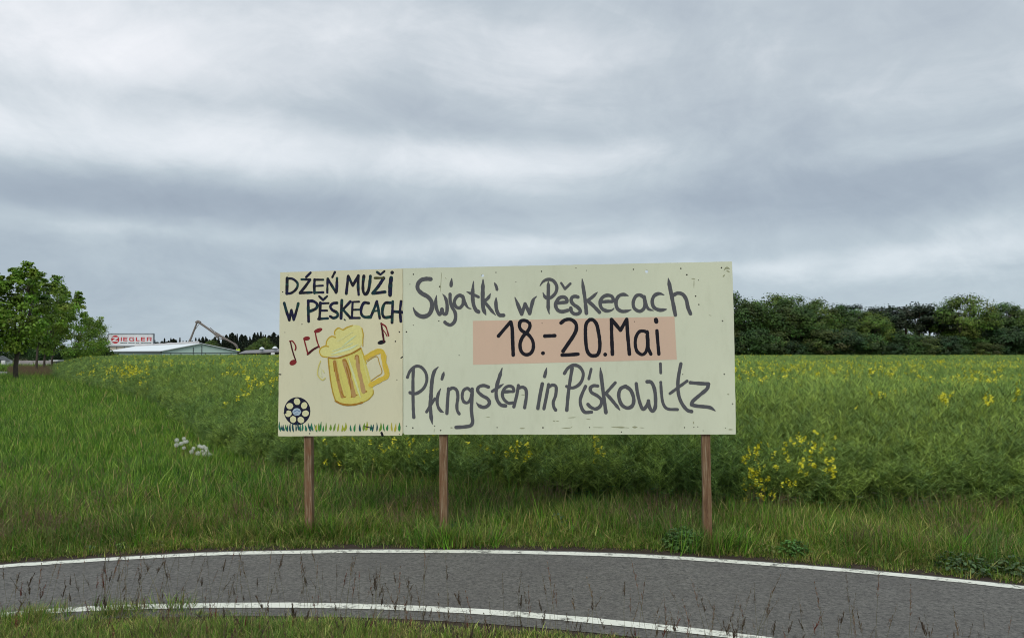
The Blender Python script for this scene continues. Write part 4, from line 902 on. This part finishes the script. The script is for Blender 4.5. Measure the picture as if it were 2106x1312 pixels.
def emit(name, p, col, s0, s1, zs=(1, 1), z=0.0, tilt=.1, grow=0.0):
    n = len(p); s_ = RNG.uniform(s0, s1, n)*(1+grow*p[:, 1]); sz = s_*RNG.uniform(zs[0], zs[1], n) if not hasattr(zs[0], '__len__') else zs[0]
    rot = np.stack([RNG.normal(0, tilt, n), RNG.normal(0, tilt, n), RNG.uniform(0, 6.28, n)], 1)
    zz_ = np.full(n, z) if not hasattr(z, '__len__') else z
    return scatter(name, np.column_stack([p, zz_]), rot, np.stack([s_, s_, sz], 1), col)
fy = lambda p: np.interp(p[:, 0], xs, yf); ny = lambda p: np.interp(p[:, 0], xs, yn)
# verge band between path and crop / meadow
p = sector(11500, 5.6, 11.5, -60, 2200); p = p[(p[:, 1] > fy(p)+.27) & (~inside(p) | (edist(p) < .7))]
left = smooth_l = np.clip((-p[:, 0]-.2)/2.5, 0, 1)*np.clip((p[:, 1]-7.3+.5*nz(p, .9))/1.1, 0, 1)
mk = RNG.uniform(size=len(p)) > left; pv = p[mk]
hh = np.clip((pv[:, 1]-fy(pv)-.15)/.5, .38, 1)*1.25*(1+.5*nz(pv, 1.3, 4))*(1+np.where(pv[:, 0] > 0, .1, .5)*np.clip((pv[:, 1]-fy(pv)-1.0)/1.2, 0, 1)); s_ = RNG.uniform(.8, 1.25, len(pv))*hh
scatter('verge_grass', np.column_stack([pv, np.zeros(len(pv))]), np.stack([RNG.normal(0, .25, len(pv)), RNG.normal(0, .25, len(pv)), RNG.uniform(0, 6.28, len(pv))], 1), np.stack([.6+.4*s_, .6+.4*s_, s_], 1), verg)
p = sector(15000, 5.6, 11.5, -60, 2200); p = p[(p[:, 1] > fy(p)+.17+.13*nz(p, 3)) & (p[:, 1] < fy(p)+.75)]; emit('short_verge_grass', p, shrt, .7, 1.3)
p = sector(5200, 6.2, 10, -60, 2200); q = nz(p, .8, 9); p = p[(p[:, 1] > fy(p)+.35) & (~inside(p) | (edist(p) < .4)) & (q > -.08)]
p = p[(RNG.uniform(size=len(p)) < np.where(edist(p) < .7, .6, .42))]; emit('verge_seed_heads', p, sdv, .7, 1.25)
for_posts = []
for px, py in ((632, 1108), (911, 1122), (1459, 1134)):
    g_ = gnd(px, py)
    for _ in range(50): for_posts.append((g_.x+random.gauss(.06, .16), g_.y-abs(random.gauss(0, .06))+.05))
emit('tall_grass_at_posts', np.array(for_posts), mead2, .7, 1.0, (.9, 1.25), tilt=.2)
# taller ragged grass where the crop begins, broad leaved herbs in the verge
p = sector(7000, 7.0, 14, 300, 2220, .8); e_ = edist(p); p = p[(e_ < 1.1) & (RNG.uniform(size=len(p)) < np.where(inside(p), .55, .9))]; p = p[RNG.uniform(size=len(p)) < np.where(p[:, 0] > -.5, .45, .7)]; emit('field_edge_grass', p, mead2, .9, 1.3, (.5, 1.15), tilt=.22)
p = sector(1500, 6.0, 12, -60, 2200); p = p[(p[:, 1] > fy(p)+.3) & (nz(p, 1.4, 15) > -.05) & ~(inside(p) & (edist(p) > .6))]; emit('verge_herbs', p, herb, .35, .85, (.8, 1.5), tilt=.2)
# meadow on the left
p = np.concatenate([sector(24000, 6.6, 20, -80, 1000, .6), sector(17000, 20, 75, -80, 620, .8)]); p = p[~inside(p) & (p[:, 1] > fy(p)+.6)]
lf = np.clip((-p[:, 0]-.2)/2.5, 0, 1)*np.clip((p[:, 1]-7.3+.5*nz(p, .9))/1.1, 0, 1); p = p[(RNG.uniform(size=len(p)) < lf) & ~((p[:, 1] > 48.5) & (p[:, 0] < -26) & (p[:, 1] < 66))]
emit('meadow_grass', p, mead, .8, 1.25, (.6, 1.15), grow=.025, tilt=.25)
p = sector(1500, 44, 66, 20, 110); p = p[~inside(p)]; emit('dry_grass_by_trees', p, sdv, 1.5, 2.3)
# near verge in front of the path
p = sector(9000, 3.6, 5.3, -100, 2250, 0); p = p[p[:, 1] < ny(p)-.05-.18*np.clip(p[:, 0]+2.2, 0, 1.2)+.10*nz(p, 3)-.10*RNG.uniform(size=len(p))]; n = len(p); k = np.clip((ny(p)-p[:, 1])/.5, .45, 1)*RNG.uniform(.6, 1.3, n)
scatter('near_grass', np.column_stack([p, np.zeros(n)]), np.stack([RNG.normal(0, .15, n), RNG.normal(0, .15, n), RNG.uniform(0, 6.28, n)], 1), np.stack([.5+.5*k, .5+.5*k, k], 1), shrt)
p = sector(1500, 3.6, 5.2, -100, 800, 0); p = p[((p[:, 1] < ny(p)-.38) & (nz(p, 1.5, 2) > -.05)) | ((p[:, 0] < -2.6+nz(p, 3, 8)) & (p[:, 1] < ny(p)-.02))]; emit('near_grass_tufts', p, verg, .4, .7)
p = np.concatenate([sector(430, 3.2, 4.9, -40, 900, 0), sector(400, 3.0, 4.3, 900, 2140, 0)]); p = p[p[:, 1] < ny(p)-.1]; p = p[(nz(p, 1.6, 31) > -.16)]; emit('tall_grass_stalks', p, tall, .45, 1.0, tilt=.16)

# rape plants (unit height)
def rape_mesh(seed, detail=1.0):
    random.seed(seed); b = MB(); GC = [(.18,.265,.07),(.14,.225,.07),(.24,.335,.08)]
    def rib(p0, p1, w_, c, bend=.0):
        w_ *= 1.15
        p0, p1 = Vector(p0), Vector(p1); m_ = p0.lerp(p1, .5)+Vector((0, 0, -bend)); s_ = (p1-p0).cross(Vector((rnd(-1, 1), rnd(-1, 1), .2))).normalized()*w_
        b.add([p0-s_, p0+s_, m_-s_*.9, m_+s_*.9, p1-s_*.35, p1+s_*.35], [(0, 1, 3, 2), (2, 3, 5, 4)], c)
    for _ in range(3):
        x_, y_ = rnd(-.10, .10), rnd(-.10, .10); lx, ly = rnd(-.1, .1), rnd(-.1, .1); c = random.choice(GC); H = rnd(.85, 1.05)
        base = Vector((x_, y_, 0)); tip = Vector((x_+lx, y_+ly, H)); c2 = tuple(v_*1.6 for v_ in c)
        b.tube([base, base.lerp(tip, .5), tip], [.006, .0045, .002], 3, c2, False)
        ax_ = [(base, tip)]
        for i in range(int(8*detail)):
            t = rnd(.35, .85); p0 = base.lerp(tip, t); a = rnd(0, 6.28); L = rnd(.18, .42)*(1.25-t*.6); e = p0+Vector((math.cos(a)*L*.45, math.sin(a)*L*.45, L*.85)); rib(p0, e, .003, c2, .02); ax_.append((p0, e))
        for p0, e in ax_:
            ln = (e-p0).length
            for i in range(int((15 if ln < .6 else 26)*detail)):
                t = rnd(.25, 1) if ln < .6 else rnd(.55, 1); q = p0.lerp(e, t); a = rnd(0, 6.28); L = rnd(.035, .08); k = rnd(.3, 1.9)
                rib(q, q+Vector((math.cos(a)*L*.8, math.sin(a)*L*.8, L*.75)), .0028, tuple(v_*k for v_ in c))
        for i in range(7):
            t = rnd(.08, .5); q = base.lerp(tip, t); a = rnd(0, 6.28); L = rnd(.05, .11); w_ = L*.25; d = Vector((math.cos(a), math.sin(a), rnd(-.3, .5))); s_ = Vector((-math.sin(a), math.cos(a), 0))*w_
            b.add([q, q+d*L*.5-s_, q+d*L, q+d*L*.5+s_], [(0, 1, 2, 3)], tuple(v_*rnd(.6, 1.1) for v_ in (.13,.25,.10)))
    return b.mesh('rape', m_rape)
rape = proto_col('rape_plant', [rape_mesh(s_) for s_ in range(51, 58)])
rapef = proto_col('rape_top', [rape_mesh(s_, .6) for s_ in range(61, 65)])
def canopy(p): return (1.14+.07*nz(p, .18, 3)+.06*nz(p, .9, 7))*(.46+.54*np.clip(edist(p)/2.0, 0, 1)**.8)
p = np.concatenate([sector(8500, 7.2, 13, 380, 2220, .6), sector(13000, 13, 30, 250, 2200, .8)]); p = p[inside(p)]; h = canopy(p)*np.where(edist(p) < 1.2, RNG.uniform(.55, 1.2, len(p)), RNG.uniform(.82, 1.1, len(p)))
n = len(p); s_ = RNG.uniform(.7, 1.15, n)*(1+.006*p[:, 1]); scatter('rape_crop', np.column_stack([p, np.zeros(n)]), np.stack([RNG.normal(0, .09, n), RNG.normal(0, .09, n), RNG.uniform(0, 6.28, n)], 1), np.stack([s_, s_, h], 1), rape)
p = np.concatenate([sector(19000, 28, 70, 60, 2200, 1.1), sector(16000, 70, 159, 60, 2200, 1.4)]); p = p[inside(p)]; h = canopy(p)*RNG.uniform(.92, 1.1, len(p))
n = len(p); s_ = RNG.uniform(1.2, 2.0, n)*(1+.006*p[:, 1]); scatter('far_rape_crop', np.column_stack([p, np.zeros(n)]), np.stack([RNG.normal(0, .09, n), RNG.normal(0, .09, n), RNG.uniform(0, 6.28, n)], 1), np.stack([s_, s_, h], 1), rapef)
# solid mass of the crop beneath its tips
gxs = []; b = MB(); rows = []; Ds = [15, 17, 20, 24, 28, 33, 40, 48, 58, 70, 85, 105, 130, 158]
pp = np.array([((px-CX)/F*d, d) for d in Ds for px in np.linspace(60, 2300, 90)]); ins = inside(pp) & (edist(pp) > 1.2); hh = np.where(ins, canopy(pp)*np.clip((pp[:, 1]-9)/18, .3, .93), -.3); k = 90
b.add(np.column_stack([pp, hh]), [(r*k+c_, r*k+c_+1, (r+1)*k+c_+1, (r+1)*k+c_) for r in range(len(Ds)-1) for c_ in range(k-1)]); tag(b.build('rape_undergrowth', m_canopy, smooth=True), kind='stuff')
# blossoms
def blossom(seed):
    random.seed(seed); b = MB()
    for i in range(15):
        a = rnd(0, 6.28); r = rnd(0, .03); q = Vector((r*math.cos(a), r*math.sin(a), rnd(-.035, .04))); s_ = rnd(.010, .018)
        u = Vector((rnd(-1, 1), rnd(-1, 1), rnd(-.5, .5))).normalized(); v_ = u.cross(Vector((rnd(-1, 1), rnd(-1, 1), 1))).normalized()
        b.add([q-u*s_, q-v_*s_, q+u*s_, q+v_*s_], [(0, 1, 2, 3)])
    return b.mesh('blossom', m_blossom)
blos = proto_col('rape_blossom', [blossom(s_) for s_ in range(71, 76)])
p = np.concatenate([sector(1500, 7.8, 14, 560, 2200), sector(9500, 12, 40, 100, 2200, 1.0), sector(4200, 40, 150, 60, 2200, 1.6)]); p = p[inside(p)]
q = nz(p, .35, 12)+.6*nz(p, 1.1, 20); d_ = p[:, 1]; th = np.where(d_ < 14, .40, np.where(d_ < 40, .20, .12)); th = th-np.where((p[:, 0] > 4) & (d_ < 40) & (d_ > 11), .14, 0)
p = p[q+RNG.normal(0, .12, len(p)) > th]
z = canopy(p)*RNG.uniform(.97, 1.12, len(p))
ex = []; 
for px0, px1, y0, y1, nn_ in ((1525, 1720, 925, 1030, 84), (1530, 1600, 960, 1030, 14), (1040, 1090, 905, 945, 9), (1215, 1245, 900, 960, 8), (640, 700, 925, 960, 4), (730, 900, 900, 960, 14)):
    for _ in range(nn_):
        x_ = rnd(px0, px1); y_ = rnd(y0, y1)-((x_-px0)/(px1-px0)*48 if nn_ == 84 else 0); c = at(x_, y_, float(np.interp(gx(x_, 8.6), [-3.5,-2.25,-.3,2.45,5.35], [10.6,9.5,8.45,7.85,7.4]))-.02); ex.append(c)
for _ in range(240):
    x_ = random.gauss(262, 24); D_ = rnd(22, 34); c = Vector((gx(x_, D_), D_, 0))
    if inside(np.array([(c.x, c.y)]))[0]: ex.append(Vector((c.x, c.y, 1.0*rnd(.55, 1.12))))
for cx_, cy_, k_ in ((1800,812,9),(1850,805,12),(1905,800,8),(1940,822,14),(1985,800,10),(2035,818,16),(2040,795,10),(2095,812,16),(2098,845,10),(1780,835,8),(1560,790,10),(1640,800,7),(2000,765,14),(1890,770,8),(1680,770,9),(515,790,7),(375,825,7),(395,842,6),(560,830,6),(450,880,4),(425,890,5)):
    for _ in range(k_):
        c = gnd(random.gauss(cx_, 9), random.gauss(cy_, 5), 1.15)
        if inside(np.array([(c.x, c.y)]))[0]: ex.append(c+Vector((0, 0, rnd(-.06, .08))))
ex = np.array([tuple(c) for c in ex]); allp = np.concatenate([np.column_stack([p, z]), ex]); n = len(allp); s_ = RNG.uniform(.5, 1.25, n)*np.where(allp[:, 1] > 12, 1.05, .72)*(1+.009*allp[:, 1])
scatter('rape_blossoms', allp, np.stack([RNG.normal(0, .3, n), RNG.normal(0, .3, n), RNG.uniform(0, 6.28, n)], 1), np.stack([s_, s_, s_], 1), blos)

# ------------------------------------------------------------------ weeds and dandelion clocks
for i, (px, py, RX, H, n, c_, lab) in enumerate([(1408,1128,.17,.19,620,(.085,.17,.045),'dark green leafy weed by the white line below the right post'), (1632,1143,.11,.14,280,(.10,.22,.05),'small bright leafy weed right of the big roadside weed'),
    (1150,1092,.13,.16,240,(.07,.13,.07),'grey green weed in the verge right of the middle post'), (926,1105,.13,.15,240,(.05,.12,.05),'leafy weed at the foot of the middle post'), (1985,1172,.22,.13,480,(.08,.135,.055),'spreading dark weed beside the line near the right edge'), (2095,1182,.18,.13,360,(.08,.13,.055),'dark weed at the right edge of the photo')]):
    g = gnd(px, py); o = link(bpy.data.objects.new('leafy_weed', weed_mesh(80+i, RX, H, n, c_)), None, g); tag(o, lab, 'weed', 'leafy weeds in the verge')
hd = MB(); random.seed(5)
vs = []; nseed = 70
for i in range(nseed):
    z_ = 1-2*(i+.5)/nseed; a = i*2.399; r = math.sqrt(1-z_*z_); d = Vector((r*math.cos(a), r*math.sin(a), z_)); u = d.cross(Vector((.3, .2, .9))).normalized(); v_ = d.cross(u)
    c = d*.027; s_ = .0052; hd.add([c-u*s_, c-v_*s_, c+u*s_, c+v_*s_], [(0, 1, 2, 3)]); 
hd.add([(.008*x_, .008*y_, .008*z_) for x_, y_, z_ in ((1,0,0),(-1,0,0),(0,1,0),(0,-1,0),(0,0,1),(0,0,-1))], [(0,2,4),(2,1,4),(1,3,4),(3,0,4),(2,0,5),(1,2,5),(3,1,5),(0,3,5)])
head_me = hd.mesh('seed_head', m_clock)
m_stem = simple('reddish stems', (.16,.10,.05), .7, .2, 20)
for i, (px, py) in enumerate([(363.5,905),(363,915),(372,912),(378.5,902),(379,909),(384,908),(378,921),(398,922),(394,929),(407,932),(410,917),(414,919),(419,919),(424,922),(416,928),(425,928),(430,934),(420,934),(440.5,938),(433,936)]):
    D = 11.0+rnd(-.25, .25); c = at(px, py, D); o = empty('dandelion', (c.x, c.y, 0)); h_ = link(bpy.data.objects.new('seed_head', head_me), o, (0, 0, c.z)); h_.scale = [rnd(.9, 1.2)]*3
    b = MB(); b.tube([(rnd(-.04, .04), rnd(-.04, .04), 0), (0, 0, c.z*.6), (0, 0, c.z-.005)], [.003, .0025, .002], 4); b.build('stem', m_stem, o)
    tag(o, 'white dandelion clock in the small left clump in the meadow' if i < 7 else 'white dandelion clock in the larger right clump in the meadow', 'dandelion', 'dandelion clocks left clump' if i < 7 else 'dandelion clocks right clump')
